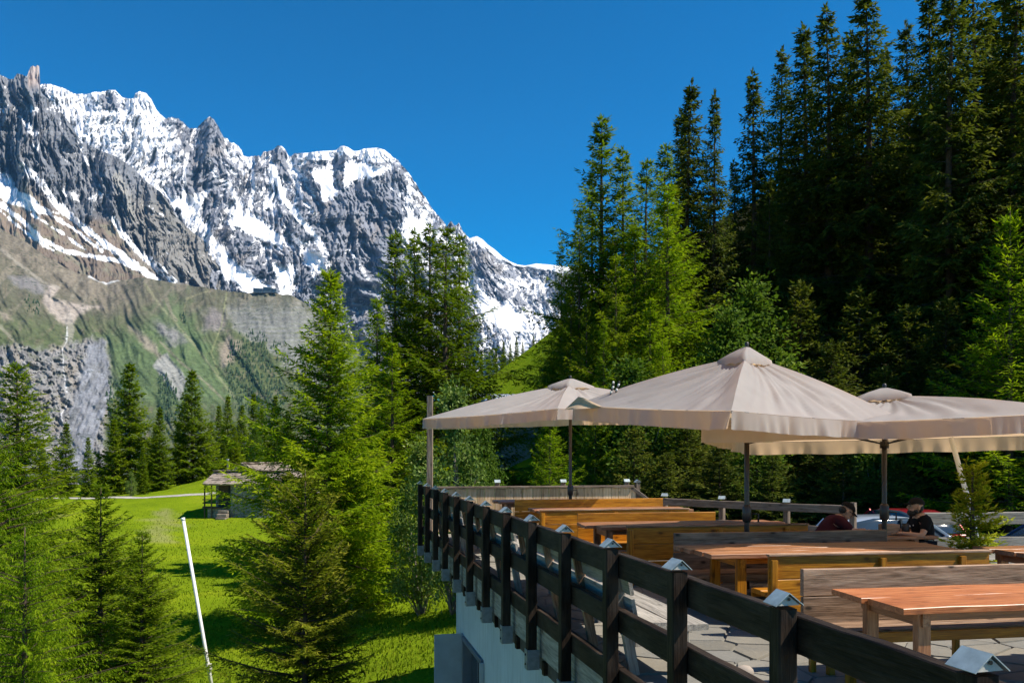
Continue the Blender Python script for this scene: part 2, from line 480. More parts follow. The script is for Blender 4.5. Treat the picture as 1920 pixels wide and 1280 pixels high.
disp = 520 * (0.62 + (big - 0.62) * (1 - 0.82 * low)) + 230 * (0.6 + (med - 0.6) * smo) + 150 * (0.6 + (fin - 0.6) * smo) + iso * 30 * smo
tower = sstep(50, 56, PX) * sstep(77, 73, PX) * sstep(175, 150, PY)
YD = 6300 - (1 - T) ** 0.8 * 2900 - disp * (1 - 0.6 * tower)
tone = 0.5 + 0.5 * fbm(PX * 0.035, PY * 0.014, 4, 73)
rock = C3((0.18, 0.188, 0.205)) * (0.55 + 0.8 * tone)[..., None]
rock = blend(rock, sstep(200, 260, PX) * sstep(330, 400, PY) * 0.7, (0.215, 0.20, 0.17))
rock = blend(rock, tower, (0.36, 0.30, 0.27))
rock = blend(rock, sstep(0, 12, in_poly(PX, PY, [(205, 330), (222, 312), (243, 345), (255, 385), (262, 425), (235, 420), (212, 370)]) + iso * 6) * 0.8, (0.30, 0.29, 0.26))
slope = blend(C3((0.17, 0.135, 0.105)) * (0.75 + 0.6 * tone)[..., None], sstep(0.0, 0.3, fbm(PX * 0.03 + PY * 0.02, PY * 0.05 - PX * 0.03, 3, 75)) * 0.8, (0.19, 0.18, 0.13))
col = blend(blend(rock, low, slope), snow, SNOW)
tag(surface('mountain_spur', PX, PY, YD, col, m_rock), kind='structure')

# ---- green and brown shoulder in front, with terraces, scree, cliffs and a waterfall
sky3 = [(-400, 300), (-200, 360), (-60, 400), (0, 428), (50, 455), (100, 490), (150, 512), (200, 531), (240, 522), (270, 520), (330, 530), (380, 540), (440, 546), (520, 549), (545, 553), (562, 560), (580, 572), (600, 590), (650, 640), (700, 690), (800, 750), (900, 790), (1000, 800)]
cols = np.linspace(-330, 950, 760); rows = np.linspace(0, 1, 280)
PX, T = np.meshgrid(cols, rows)
sk = interp(PX, sky3) + fbm(PX * 0.03, PX * 0 + 5, 3, 81) * 6
base = 960.0
PY = base + (sk - base) * T
warp = fbm(PX * 0.008, PY * 0.008, 3, 82) * 35
iso = fbm(PX * 0.05, PY * 0.05, 4, 83, 0.6)
gul = ridged((PX + warp - (PY - 560) * 0.55) / 70.0, PY / 260.0, 3, 84, 0.55)
gul2 = ridged((PX + warp - (PY - 560) * 0.5) / 22.0, PY / 90.0, 3, 85, 0.6)
cl_poly = [(-340, 640), (0, 652), (30, 645), (60, 655), (110, 648), (150, 640), (170, 632), (200, 640), (207, 680), (210, 730), (200, 800), (190, 960), (-340, 960)]
cliff = sstep(-6, 7, in_poly(PX, PY, cl_poly) + iso * 14)
slate_poly = [(168, 640), (198, 640), (206, 690), (206, 740), (180, 820), (165, 880), (110, 880), (128, 790), (150, 710)]
slate = sstep(-5, 5, in_poly(PX, PY, slate_poly) + iso * 9)
crag = ridged((PX + warp * 0.6) / 30.0, PY / 34.0, 4, 86, 0.6)
streak = ridged((PX + (PY - 640) * 0.42) / 15.0, PY / 160.0, 3, 87, 0.6)
disp = gul * 75 + gul2 * 16 + iso * 12
disp = disp * (1 - cliff * 0.55) + 25 * cliff + cliff * (1 - slate) * (-40 + crag * 95 + fbm(PX * 0.2, PY * 0.2, 3, 89) * 18) + cliff * slate * (streak * 16 + crag * 30)
terr_poly = [(425, 553), (560, 556), (600, 600), (590, 720), (540, 690), (500, 650), (445, 620), (425, 590)]
terr = sstep(-6, 6, in_poly(PX, PY, terr_poly) + iso * 22)
band = np.abs(((PY + iso * 3 + (PX - 500) * 0.01) / 8.5) % 1.0 - 0.5) * 2
disp = disp * (1 - 0.6 * terr) + terr * sstep(0.1, 0.9, band) * 6
YD = 3600 - (1 - T) ** 0.9 * 1900 - disp * 0.9
tone = fbm(PX * 0.05, PY * 0.05, 5, 88, 0.65)
col = blend(C3((0.105, 0.102, 0.068)) * np.ones(PX.shape + (1,)), sstep(540, 650, PY + iso * 40), (0.085, 0.105, 0.045))
col = blend(col, sstep(0.05, 0.35, tone) * 0.6, (0.15, 0.13, 0.09))
col = blend(col, sstep(90, 20, PY - sk) * sstep(320, 180, PX) * 0.8, C3((0.135, 0.115, 0.088)) * (0.8 + 0.9 * (0.5 + tone))[..., None])
col = blend(col, sstep(0.05, 0.22, fbm((PX + PY * 0.9) * 0.05, (PY - PX * 0.5) * 0.012, 4, 92)) * sstep(640, 520, PY) * 0.55, (0.22, 0.19, 0.145))
col = blend(col, sstep(-30, 25, in_poly(PX, PY, [(195, 640), (280, 610), (330, 560), (420, 690), (450, 760), (300, 760), (215, 740)]) + iso * 40) * 0.75, (0.095, 0.14, 0.06))
for p, c, s in [([(90, 534), (113, 537), (97, 560), (136, 566), (190, 575), (161, 582), (136, 605), (119, 610), (97, 589), (78, 566)], (0.36, 0.31, 0.27), 5), ([(287, 686), (300, 668), (312, 663), (349, 709), (345, 730), (336, 750), (310, 718)], (0.27, 0.265, 0.255), 3),
                ([(290, 605), (330, 612), (350, 640), (330, 650), (300, 630)], (0.20, 0.19, 0.19), 10), ([(400, 575), (425, 590), (420, 620), (385, 620), (380, 590)], (0.19, 0.17, 0.165), 10),
                ([(410, 645), (430, 630), (452, 640), (440, 675), (415, 690)], (0.27, 0.225, 0.18), 7), ([(10, 515), (60, 520), (88, 535), (80, 552), (40, 540)], (0.20, 0.19, 0.19), 6), ([(240, 612), (262, 620), (290, 645), (300, 670), (270, 650)], (0.27, 0.23, 0.18), 7),
                ([(0, 585), (14, 588), (24, 600), (8, 600)], (0.28, 0.24, 0.19), 4)]:
    col = blend(col, sstep(-s, s, in_poly(PX, PY, p) + iso * s * 1.6) * 0.85, c)
tcol = blend(C3((0.235, 0.235, 0.225)) * (0.85 + 0.5 * tone)[..., None], sstep(0.55, 0.15, band) * (0.3 + tone) * 0.9, (0.12, 0.135, 0.075))
col = blend(col, terr * sstep(545, 600, PY + iso * 20) * 0.85, tcol)
for p, w, c in [([(270, 530), (300, 572), (330, 607), (372, 655), (405, 700), (440, 745)], 2.2, (0.24, 0.24, 0.14)), ([(300, 640), (340, 680), (390, 720), (430, 760)], 2, (0.25, 0.21, 0.16)), ([(390, 545), (350, 560), (342, 600)], 1.8, (0.24, 0.23, 0.13)),
                ([(0, 466), (32, 492), (80, 528), (112, 540)], 3, (0.33, 0.30, 0.25)), ([(312, 560), (322, 590), (330, 600)], 3, (0.25, 0.21, 0.16)), ([(425, 550), (415, 610), (396, 660), (410, 700)], 1.6, (0.22, 0.23, 0.11)), ([(0, 612), (20, 632), (45, 660)], 3, (0.27, 0.25, 0.2)),
                ([(168, 518), (200, 531), (245, 516)], 3, (0.75, 0.77, 0.8)), ([(127, 600), (133, 618), (128, 640), (118, 655)], 7, (0.30, 0.275, 0.24)), ([(150, 480), (190, 530), (250, 590)], 2, (0.12, 0.11, 0.07)),
                ([(135, 560), (142, 535), (155, 522)], 3, (0.24, 0.22, 0.17)), ([(165, 545), (160, 560), (155, 572)], 3, (0.22, 0.2, 0.16))]:
    col = blend(col, sstep(-1.2, 1.2, stroke(PX, PY, p, w) + iso * 3) * 0.5, c)
ccol = C3((0.21, 0.205, 0.20)) * (0.6 + 0.9 * (0.5 + tone))[..., None]
ccol = blend(ccol, sstep(0.0, 0.3, fbm(PX * 0.04, PY * 0.03, 3, 90)) * 0.55, (0.27, 0.235, 0.19))
ccol = blend(ccol, sstep(0.12, 0.38, fbm(PX * 0.05, PY * 0.07, 4, 91)) * 0.5, (0.12, 0.13, 0.07))
ccol = blend(ccol, slate * 0.9, C3((0.20, 0.21, 0.235)) * (0.7 + 0.6 * (0.5 + tone))[..., None])
ccol = blend(ccol, slate * sstep(0.0, 0.3, fbm(PX * 0.06 + PY * 0.03, PY * 0.03, 4, 94)) * 0.6, (0.13, 0.13, 0.125))
col = blend(col, cliff, ccol)
col = blend(col, sstep(-0.9, 0.9, stroke(PX, PY, [(126, 612), (125, 640), (117, 655), (119, 690), (123, 720), (125, 735)], 0.8) + iso * 2.2) * 0.6, (0.78, 0.8, 0.82))
col = blend(col, sstep(-0.9, 0.9, stroke(PX, PY, [(122, 742), (128, 752), (122, 766), (115, 775), (117, 792)], 0.6) + iso * 2.2) * 0.55, (0.7, 0.72, 0.74))
tag(surface('mountain_shoulder', PX, PY, YD, col, m_slope), kind='structure')
SHOULDER = (PX, PY, YD)

# far wood on the shoulder: hundreds of tiny conifers that read as one mass
rng = np.random.RandomState(5)
wood_polys = [([(435, 640), (470, 618), (492, 625), (497, 665), (515, 700), (535, 745), (520, 790), (450, 770), (425, 720), (430, 670)], 520), ([(302, 705), (312, 712), (334, 750), (345, 790), (300, 790), (298, 730)], 130),
              ([(208, 722), (222, 715), (240, 760), (225, 800), (200, 770)], 90), ([(545, 660), (600, 640), (640, 760), (560, 760)], 160), ([(335, 590), (352, 596), (346, 606)], 12), ([(505, 640), (525, 648), (540, 680), (515, 672)], 30), ([(50, 555), (75, 560), (72, 590), (45, 590)], 25)]
tv, tf = [], []
def shoulder_depth(x, y):
    c = np.clip(np.searchsorted(SHOULDER[0][0], x), 0, SHOULDER[0].shape[1] - 1)
    colY = SHOULDER[1][:, c]
    r = np.argmin(np.abs(colY - y))
    return SHOULDER[2][r, c]
for poly, n in wood_polys:
    pa = np.array(poly); k = 0
    while k < n:
        x = rng.uniform(pa[:, 0].min(), pa[:, 0].max()); y = rng.uniform(pa[:, 1].min(), pa[:, 1].max())
        if in_poly(np.array([x]), np.array([y]), poly)[0] < -3 + rng.uniform(-4, 2): continue
        k += 1
        p = P(x, y, shoulder_depth(x, y) - 2)
        h = rng.uniform(11, 20); rad = h * rng.uniform(0.17, 0.26)
        b0 = len(tv)
        for lv, (zz, rr) in enumerate([(0.05, 1.0), (0.42, 0.72), (0.40, 0.45)]):
            for s in range(6):
                an = s * math.pi / 3 + lv * 0.5; q = rr * rad * rng.uniform(0.7, 1.2)
                tv.append((p.x + q * math.cos(an), p.y + q * math.sin(an), p.z - 3 + zz * h + rng.uniform(-.5, .5)))
        tv.append((p.x, p.y, p.z - 3 + h * 0.72)); tv.append((p.x, p.y, p.z - 3 + h))
        for s in range(6):
            tf.append((b0 + s, b0 + (s + 1) % 6, b0 + 18)); tf.append((b0 + 6 + s, b0 + 6 + (s + 1) % 6, b0 + 19)); tf.append((b0 + 12 + s, b0 + 12 + (s + 1) % 6, b0 + 19))
m_farwood = plain('far_wood_green', (0.035, 0.062, 0.028), 0.9, 0.4, 0.05, spec=0.1)
tag(obj('distant_forest', mesh_np('distant_forest', tv, tf), m_farwood), 'dark wood of tiny conifers on the lower mountain slope', 'forest', kind='stuff')

# cable car station on the crest of the shoulder
m_station = plain('station_grey', (0.16, 0.18, 0.21), 0.5, 0.1, 0.1)
m_station_glass = plain('station_glass', (0.05, 0.07, 0.10), 0.15, 0.1, 0.1)
m_station_roof = plain('station_roof', (0.30, 0.31, 0.33), 0.5, 0.1, 0.1)
st_p = P(497, 548, shoulder_depth(497, 556) + 30)
st = empty('cable_car_station', st_p, 0, 'long grey cable car station perched on the crest of the mountain shoulder', 'building')
for cx, w, h in ((-26, 40, 17), (12, 34, 22), (40, 22, 16)):
    hl = box('hall', (w, 26, h), (cx, 0, h / 2 - 4), m_station, st, bevel=0.6)
    box('glazing', (w * 0.86, 1.2, h * 0.34), (0, -13.3, h * 0.12), m_station_glass, hl, bevel=0.1)
    box('roof', (w * 1.04, 28, 1.6), (0, 0, h / 2 + 1.0), m_station_roof, hl, rot=(0, math.radians(4), 0), bevel=0.1)
# ------------------------------------------------------------------ ground
_cp = np.array([
    (-24, 75, -3.5), (-30, 75, -3.6), (-43, 80, -2.9), (-32, 83, -2.6), (-60, 80, -3.0), (-24, 83, -2.0), (-28, 92, 0.0), (-35, 92, -2.2), (-40, 100, -2.6), (-22, 100, 2.0), (-33, 110, -0.5), (-50, 110, -2.6),
    (-23, 43, -4.9), (-12, 45, -4.4), (-40, 50, -4.6), (-15, 25, -5.6), (-6, 25, -4.4), (-3, 16, -3.7), (-8, 15, -5.0), (2, 10, -3.6), (-20, 12, -6.4), (-4, 32, -3.9), (-12, 60, -4.2), (-28, 62, -4.4), (0, 28, -2.9),
    (-10, 85, -1.0), (-9, 105, 5.0), (-3, 115, 10.5), (-4, 160, 15.5), (2, 160, 19.5), (-12, 160, 8.0), (-30, 150, -1.0), (-70, 150, -4.0),
    (4, 24, -1.6), (10, 22, -1.25), (10, 29, -1.9), (16, 22, -1.45), (22, 26, -1.7), (6, 34, -1.2), (0, 40, -1.6), (10, 42, 1.2), (20, 42, 2.2), (30, 42, 4.0),
    (15, 60, 8.0), (30, 60, 13.0), (45, 60, 17.0), (0, 62, 1.5), (10, 85, 14.0), (25, 100, 26.0), (50, 100, 36.0), (70, 100, 44.0), (12, 130, 24.0), (40, 150, 44.0), (90, 150, 62.0), (30, 10, -1.2), (40, 26, 1.0), (-40, 20, -6.5), (-60, 50, -5.0)], float)
def _tps(r2):
    return np.where(r2 > 0, 0.5 * r2 * np.log(np.maximum(r2, 1e-9)), 0)
_S = 40.0
_n = len(_cp)
_K = _tps(((_cp[:, None, :2] - _cp[None, :, :2]) ** 2).sum(-1) / _S ** 2) + np.eye(_n) * 0.02
_Pm = np.concatenate([np.ones((_n, 1)), _cp[:, :2] / _S], 1)
_A = np.zeros((_n + 3, _n + 3)); _A[:_n, :_n] = _K; _A[:_n, _n:] = _Pm; _A[_n:, :_n] = _Pm.T
_w = np.linalg.solve(_A, np.concatenate([_cp[:, 2], np.zeros(3)]))
def terrain(x, y):
    x = np.asarray(x, float); y = np.asarray(y, float)
    xc = np.clip(x, -75, 95); yc = np.clip(y, 8, 165)
    z = _w[_n] + _w[_n + 1] * xc / _S + _w[_n + 2] * yc / _S
    for i in range(_n):
        z = z + _w[i] * _tps(((xc - _cp[i, 0]) ** 2 + (yc - _cp[i, 1]) ** 2) / _S ** 2)
    far = sstep(170, 420, np.hypot(x, y))
    hill = 20 + 60 * sstep(10, 500, x)
    z = z * (1 - far) + far * (-115 + 40 * sstep(900, 300, np.hypot(x, y)) + hill * sstep(-20, 200, x) * sstep(1500, 500, y))
    z = z + fbm(x * 0.11, y * 0.11, 3, 101) * 0.35 + fbm(x * 0.5, y * 0.5, 2, 102) * 0.06
    return z
def tz(x, y): return float(terrain(np.array([x]), np.array([y]))[0])

rr = np.concatenate([np.linspace(4, 60, 130), np.linspace(60.8, 175, 110)[0:], np.geomspace(178, 9500, 50)])
th = np.radians(np.linspace(-70, 70, 290))
R_, TH = np.meshgrid(rr, th, indexing='ij')
gx, gy = R_ * np.sin(TH), R_ * np.cos(TH)
gz = terrain(gx, gy)
idx = np.arange(gx.size).reshape(gx.shape)
quads = np.stack([idx[:-1, :-1], idx[:-1, 1:], idx[1:, 1:], idx[1:, :-1]], -1).reshape(-1, 4)[:, ::-1]
gme = mesh_np('meadow_ground', np.stack([gx, gy, gz], -1).reshape(-1, 3), quads, smooth=True)
# masks: forest floor and bare earth as their own attribute
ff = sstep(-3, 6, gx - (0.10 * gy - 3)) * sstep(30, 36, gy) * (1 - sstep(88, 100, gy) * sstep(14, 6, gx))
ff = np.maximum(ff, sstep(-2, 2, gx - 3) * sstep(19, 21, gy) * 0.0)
park = sstep(2.0, 3.5, gx + (gy - 20) * 0.05) * sstep(18, 19, gy) * sstep(34, 31, gy)
earth = sstep(0.0, 0.7, stroke(gx, gy, [(-30, 74), (-27, 66), (-25.5, 61)], 1.3) + noise2(gx * .6, gy * .6, 5) * 1.6)
earth = np.maximum(earth, sstep(0.0, 0.7, stroke(gx, gy, [(-43, 76), (-38, 70)], 0.9) + noise2(gx * .6, gy * .6, 6) * 1.2))
earth = np.maximum(earth, sstep(0, .5, stroke(gx, gy, [(1.5, 40), (0.6, 33), (0.4, 27)], 1.0) + noise2(gx * .8, gy * .8, 8)))
yel = sstep(0.18, 0.4, fbm(gx * 0.13, gy * 0.06, 3, 110)) * sstep(-14, -22, gx)
at = gme.attributes.new('cover', 'FLOAT_COLOR', 'POINT')
rgba = np.stack([ff, np.maximum(earth, 0) , yel, park], -1).astype(np.float32)
at.data.foreach_set('color', rgba.reshape(-1))
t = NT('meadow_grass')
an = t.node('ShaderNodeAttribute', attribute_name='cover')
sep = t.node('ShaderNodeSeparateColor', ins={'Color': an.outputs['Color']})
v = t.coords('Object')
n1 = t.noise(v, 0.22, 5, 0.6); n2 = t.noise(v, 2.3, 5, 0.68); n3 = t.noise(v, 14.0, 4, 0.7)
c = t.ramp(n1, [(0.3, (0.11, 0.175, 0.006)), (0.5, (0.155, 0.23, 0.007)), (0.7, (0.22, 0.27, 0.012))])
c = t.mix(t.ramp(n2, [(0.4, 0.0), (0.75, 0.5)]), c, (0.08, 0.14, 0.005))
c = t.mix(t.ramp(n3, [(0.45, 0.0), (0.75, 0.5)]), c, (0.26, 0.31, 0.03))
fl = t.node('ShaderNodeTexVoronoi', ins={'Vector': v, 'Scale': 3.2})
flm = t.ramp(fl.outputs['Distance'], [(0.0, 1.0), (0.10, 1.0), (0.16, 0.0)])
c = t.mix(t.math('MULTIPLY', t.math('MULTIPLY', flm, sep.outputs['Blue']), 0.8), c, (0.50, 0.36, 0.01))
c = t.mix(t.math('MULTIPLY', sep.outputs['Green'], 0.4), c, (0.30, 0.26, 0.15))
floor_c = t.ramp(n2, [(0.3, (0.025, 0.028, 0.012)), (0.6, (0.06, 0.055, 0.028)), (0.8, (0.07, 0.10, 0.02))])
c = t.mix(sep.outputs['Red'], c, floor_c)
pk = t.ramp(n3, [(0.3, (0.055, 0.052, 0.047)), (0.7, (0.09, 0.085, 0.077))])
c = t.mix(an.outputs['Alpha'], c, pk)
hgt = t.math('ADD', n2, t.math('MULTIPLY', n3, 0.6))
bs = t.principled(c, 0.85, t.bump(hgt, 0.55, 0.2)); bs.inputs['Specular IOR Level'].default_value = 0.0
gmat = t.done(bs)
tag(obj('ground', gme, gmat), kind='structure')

# footpath along the top of the meadow
pts = [(-62, 81.0), (-50, 82.0), (-40, 82.6), (-32, 83), (-26, 83.2), (-20, 83.0), (-14, 82)]
pv = []
ks = np.linspace(0, 1, 80)
pxs = np.interp(ks, np.linspace(0, 1, len(pts)), [p[0] for p in pts]); pys = np.interp(ks, np.linspace(0, 1, len(pts)), [p[1] for p in pts])
for x, y in zip(pxs, pys):
    w = 0.42 + 0.08 * math.sin(x * 1.3)
    for s in (-1, -0.3, 0.3, 1): pv.append((x, y + s * w, tz(x, y + s * w) + (0.10 if abs(s) < 1 else 0.02)))
idx = np.arange(len(pv)).reshape(-1, 4)
pq = np.stack([idx[:-1, :-1], idx[1:, :-1], idx[1:, 1:], idx[:-1, 1:]], -1).reshape(-1, 4)
m_path = plain('path_gravel', (0.36, 0.34, 0.30), 0.9, 0.25, 3.0, bump=0.3, spec=0.1)
tag(obj('path', mesh_np('path', pv, pq), m_path), kind='structure')
# ------------------------------------------------------------------ trees
def foliage_mat(name, dark, mid, light, trans=0.35, hue=0.0):
    t = NT(name)
    a = t.node('ShaderNodeAttribute', attribute_name='tint')
    c = t.ramp(a.outputs['Fac'], [(0.0, dark), (0.5, mid), (1.0, light)])
    oi = t.node('ShaderNodeObjectInfo')
    tone = t.ramp(oi.outputs['Random'], [(0.0, (0.80, 0.82, 0.80)), (0.5, (1.0, 1.0, 1.0)), (1.0, (1.18, 1.10, 0.95))])
    c = t.mix(1.0, c, tone, 'MULTIPLY')
    d = t.node('ShaderNodeBsdfPrincipled', ins={'Base Color': c, 'Roughness': 0.62})
    d.inputs['Specular IOR Level'].default_value = 0.06
    tr = t.node('ShaderNodeBsdfTranslucent', ins={'Color': t.mix(1.0, c, (1.25, 1.3, 0.7), 'MULTIPLY')})
    mx = t.node('ShaderNodeMixShader', ins={0: trans, 1: d.outputs[0], 2: tr.outputs[0]})
    return t.done(mx)
F_spruce = foliage_mat('spruce_needles', (0.026, 0.042, 0.008), (0.066, 0.094, 0.013), (0.165, 0.175, 0.024), 0.34)
F_olive = foliage_mat('olive_needles', (0.050, 0.078, 0.005), (0.13, 0.165, 0.008), (0.32, 0.31, 0.03), 0.38)
F_bright = foliage_mat('fresh_needles', (0.052, 0.108, 0.004), (0.145, 0.240, 0.006), (0.30, 0.38, 0.012), 0.46)
F_larch = foliage_mat('larch_needles', (0.038, 0.080, 0.004), (0.110, 0.178, 0.006), (0.225, 0.28, 0.012), 0.46)
F_leaf = foliage_mat('broad_leaves', (0.035, 0.075, 0.010), (0.085, 0.155, 0.018), (0.18, 0.25, 0.05), 0.4)
F_pale = foliage_mat('pale_leaves', (0.060, 0.11, 0.022), (0.15, 0.23, 0.05), (0.36, 0.42, 0.18), 0.35)
m_bark = plain('conifer_bark', (0.085, 0.062, 0.046), 0.9, 0.35, 9.0, bump=0.5, spec=0.1)
m_bark_grey = plain('grey_bark', (0.20, 0.175, 0.15), 0.9, 0.35, 9.0, bump=0.5, spec=0.1)

def kites(P0, D, L, W, rng, fold=0.25):
    """arrays of little needle sprays: base, direction, length, half width -> quad verts"""
    n = len(P0)
    up = rng.normal(0, 0.45, (n, 3)); up[:, 2] += 1.0
    S = np.cross(D, up); S /= (np.linalg.norm(S, axis=1, keepdims=True) + 1e-9)
    mid = P0 + D * (L * 0.42)[:, None]
    mid[:, 2] -= fold * W
    V = np.empty((n, 4, 3))
    V[:, 0] = P0; V[:, 1] = mid + S * W[:, None]; V[:, 2] = P0 + D * L[:, None]; V[:, 3] = mid - S * W[:, None]
    return V

def crown_mesh(name, V, tint):
    n = len(V)
    me = mesh_np(name, V.reshape(-1, 3), np.arange(n * 4).reshape(n, 4))
    at = me.attributes.new('tint', 'FLOAT', 'POINT')
    at.data.foreach_set('value', np.repeat(np.clip(tint, 0, 1), 4).astype(np.float32))
    return me

def norm(v): return v / (np.linalg.norm(v, axis=-1, keepdims=True) + 1e-9)

def conifer(name, seed, h, rad, start=0.05, whorl=0.42, per=6, step=0.2, seg=0.26, kl=0.26, kw=0.05, c1=(-0.25, 0.35), c2=0.12, droop=0.25, hang=0.0, power=0.85, irregular=0.25, bark=None, fmat=None, gaps=0.06, brown=0.0, tw=0.42, lean=0.0):
    rng = np.random.RandomState(seed)
    KV, KT = [], []
    bm = bmesh.new()
    r0 = 0.011 * h + 0.03
    npts = 9
    bend = rng.normal(0, 0.006 * h, 2)
    def axis(z):
        u = z / h
        return np.array([bend[0] * math.sin(u * 3) + lean * u * u * h, bend[1] * math.sin(u * 2.3), z])
    bm_tube(bm, [axis(h * k / (npts - 1)) for k in range(npts)], [max(0.012, r0 * (1 - k / (npts - 1)) ** 0.85) for k in range(npts)], 7, cap=True)
    z = start * h
    sector = rng.uniform(0.75, 1.2, 9)
    while z < h * 0.985:
        u = (z / h - start) / (1 - start)
        Lm = rad * (1 - u) ** power * (0.55 + 0.45 * min(1, u * 6 + 0.35))
        nb = max(3, int(round(per * (0.6 + 0.4 * (1 - u)) + rng.uniform(-1, 1))))
        a0 = rng.uniform(0, 6.28)
        for k in range(nb):
            if rng.rand() < gaps: continue
            az = a0 + 6.283 * k / nb + rng.normal(0, 0.22)
            L = max(0.14, Lm * rng.uniform(1 - irregular * 1.4, 1 + irregular) * sector[int(az / 6.283 * 9) % 9] + 0.05)
            zz = z + rng.uniform(-0.5, 0.5) * whorl
            s1 = c1[0] + (c1[1] - c1[0]) * u + rng.normal(0, 0.07); s2 = c2 + rng.normal(0, 0.04)
            base = axis(min(zz, h * 0.99))
            dx, dy = math.cos(az), math.sin(az)
            fwd = np.array([dx, dy, 0]); lat = np.array([-dy, dx, 0])
            def bp(t): return base + np.outer(L * t, fwd) + np.outer(L * (s1 * t + s2 * t * t), [0, 0, 1.0])
            tt = np.array([0, 0.35, 0.7, 1.0])
            if L > 0.5:
                bm_tube(bm, bp(tt), [0.008 + 0.009 * L, 0.006 + 0.006 * L, 0.005 + 0.002 * L, 0.003], 3, cap=False)
            ns = max(3, int(L / step))
            t = (np.arange(ns) + rng.uniform(0.2, 0.8, ns)) / ns
            t = t[t > (0.12 if L > 1 else 0.0)]
            if len(t) == 0: continue
            bt = rng.uniform(-0.16, 0.16)
            for sgn in (-1, 1, 0):
                if sgn == 0:   # leader along the branch itself
                    tl = np.full(len(t), step * 1.1)
                    d = norm(np.outer(np.ones(len(t)), fwd) + np.outer(s1 + 2 * s2 * t, [0, 0, 1.0]))
                else:
                    tl = tw * L * np.clip(np.minimum((1 - t) ** 0.8 + 0.05, (t * 2.8)), 0.05, 1) * rng.uniform(0.6, 1.25, len(t)) + seg * 0.4
                    be = rng.uniform(0.75, 1.15, len(t))
                    d = np.outer(np.cos(be), fwd) + np.outer(np.sin(be) * sgn, lat)
                    d[:, 2] += (s1 + 2 * s2 * t) * 0.6 - droop * rng.uniform(0.5, 1.5, len(t))
                    d = norm(d)
                q0 = bp(t)
                m = np.maximum(1, np.ceil(tl / seg)).astype(int)
                ii = np.repeat(np.arange(len(t)), m)
                jj = np.concatenate([np.arange(x) for x in m])
                fr = (jj + rng.uniform(0.1, 0.9, len(ii))) / m[ii]
                dd = d[ii]
                pp = q0[ii] + dd * (fr * tl[ii])[:, None]
                pp[:, 2] -= hang * (fr * tl[ii]) ** 1.3
                for side in (-1, 1):
                    sv = norm(np.cross(dd, [0, 0, 1.0]))
                    nd = dd * rng.uniform(0.5, 1.0, (len(ii), 1)) + sv * side * rng.uniform(0.3, 0.9, (len(ii), 1)) + rng.normal(0, 0.22, (len(ii), 3))
                    nd[:, 2] -= hang * rng.uniform(0.2, 1.0, len(ii))
                    nd = norm(nd)
                    KV.append(kites(pp, nd, kl * rng.uniform(0.65, 1.3, len(ii)), kw * rng.uniform(0.7, 1.3, len(ii)), rng))
                    tip = np.clip((t[ii] - 0.4) * 0.4 + fr * 0.25, 0, 0.5)
                    KT.append(0.32 + bt + tip + rng.normal(0, 0.13, len(ii)))
        z += whorl * rng.uniform(0.75, 1.25) * (0.55 + 0.45 * (1 - u))
    # leading shoot
    top = axis(h)
    for k in range(14):
        az = rng.uniform(0, 6.28)
        KV.append(kites(np.array([top - [0, 0, rng.uniform(0, 0.5)]]), norm(np.array([[math.cos(az) * 0.5, math.sin(az) * 0.5, 0.9]])), np.array([kl]), np.array([kw]), rng)); KT.append(np.array([0.6]))
    bmesh.ops.recalc_face_normals(bm, faces=bm.faces[:])
    tm = bm_mesh(name + '_trunk', bm, True); tm.materials.append(bark or m_bark)
    V = np.concatenate(KV); T_ = np.concatenate(KT)
    cm = crown_mesh(name + '_crown', V, T_); cm.materials.append(fmat)
    return {'h': h, 'trunk': tm, 'crown': cm, 'n': len(V)}

def shrub(name, seed, h, rad, n_clump, per, kl, kw, fmat, bark=None, low=0.1, stems=5):
    rng = np.random.RandomState(seed)
    bm = bmesh.new(); KV, KT = [], []
    for c in range(n_clump):
        u = rng.uniform(low, 1.0)
        prof = math.sin(min(1, u * 1.05 + 0.12) * math.pi) ** 0.6
        az = rng.uniform(0, 6.283); r = rad * prof * rng.uniform(0.15, 1.0) ** 0.6
        ce = np.array([r * math.cos(az), r * math.sin(az), u * h])
        if c < stems * 4:
            mid = ce * [0.45, 0.45, 0.55] + rng.normal(0, 0.04 * rad, 3)
            bm_tube(bm, [(ce[0] * .08, ce[1] * .08, 0), mid, ce], [0.012 * h * (1 if c < stems else .4), 0.007 * h * (1 if c < stems else .5), 0.002 * h], 5, cap=False)
        cr = rad * rng.uniform(0.16, 0.34)
        m = int(per * rng.uniform(0.6, 1.3))
        q = rng.normal(0, 0.55, (m, 3)) * cr * [1, 1, 0.75]
        d = norm(q + rng.normal(0, 0.5 * cr, (m, 3)) + [0, 0, -0.1 * cr])
        KV.append(kites(ce + q, d, kl * rng.uniform(0.6, 1.3, m), kw * rng.uniform(0.7, 1.3, m), rng, 0.4))
        KT.append(0.42 + rng.normal(0, 0.12) + rng.normal(0, 0.17, m))
    bmesh.ops.recalc_face_normals(bm, faces=bm.faces[:])
    tm = bm_mesh(name + '_trunk', bm, True); tm.materials.append(bark or m_bark_grey)
    cm = crown_mesh(name + '_crown', np.concatenate(KV), np.concatenate(KT)); cm.materials.append(fmat)
    return {'h': h, 'trunk': tm, 'crown': cm, 'n': 0}

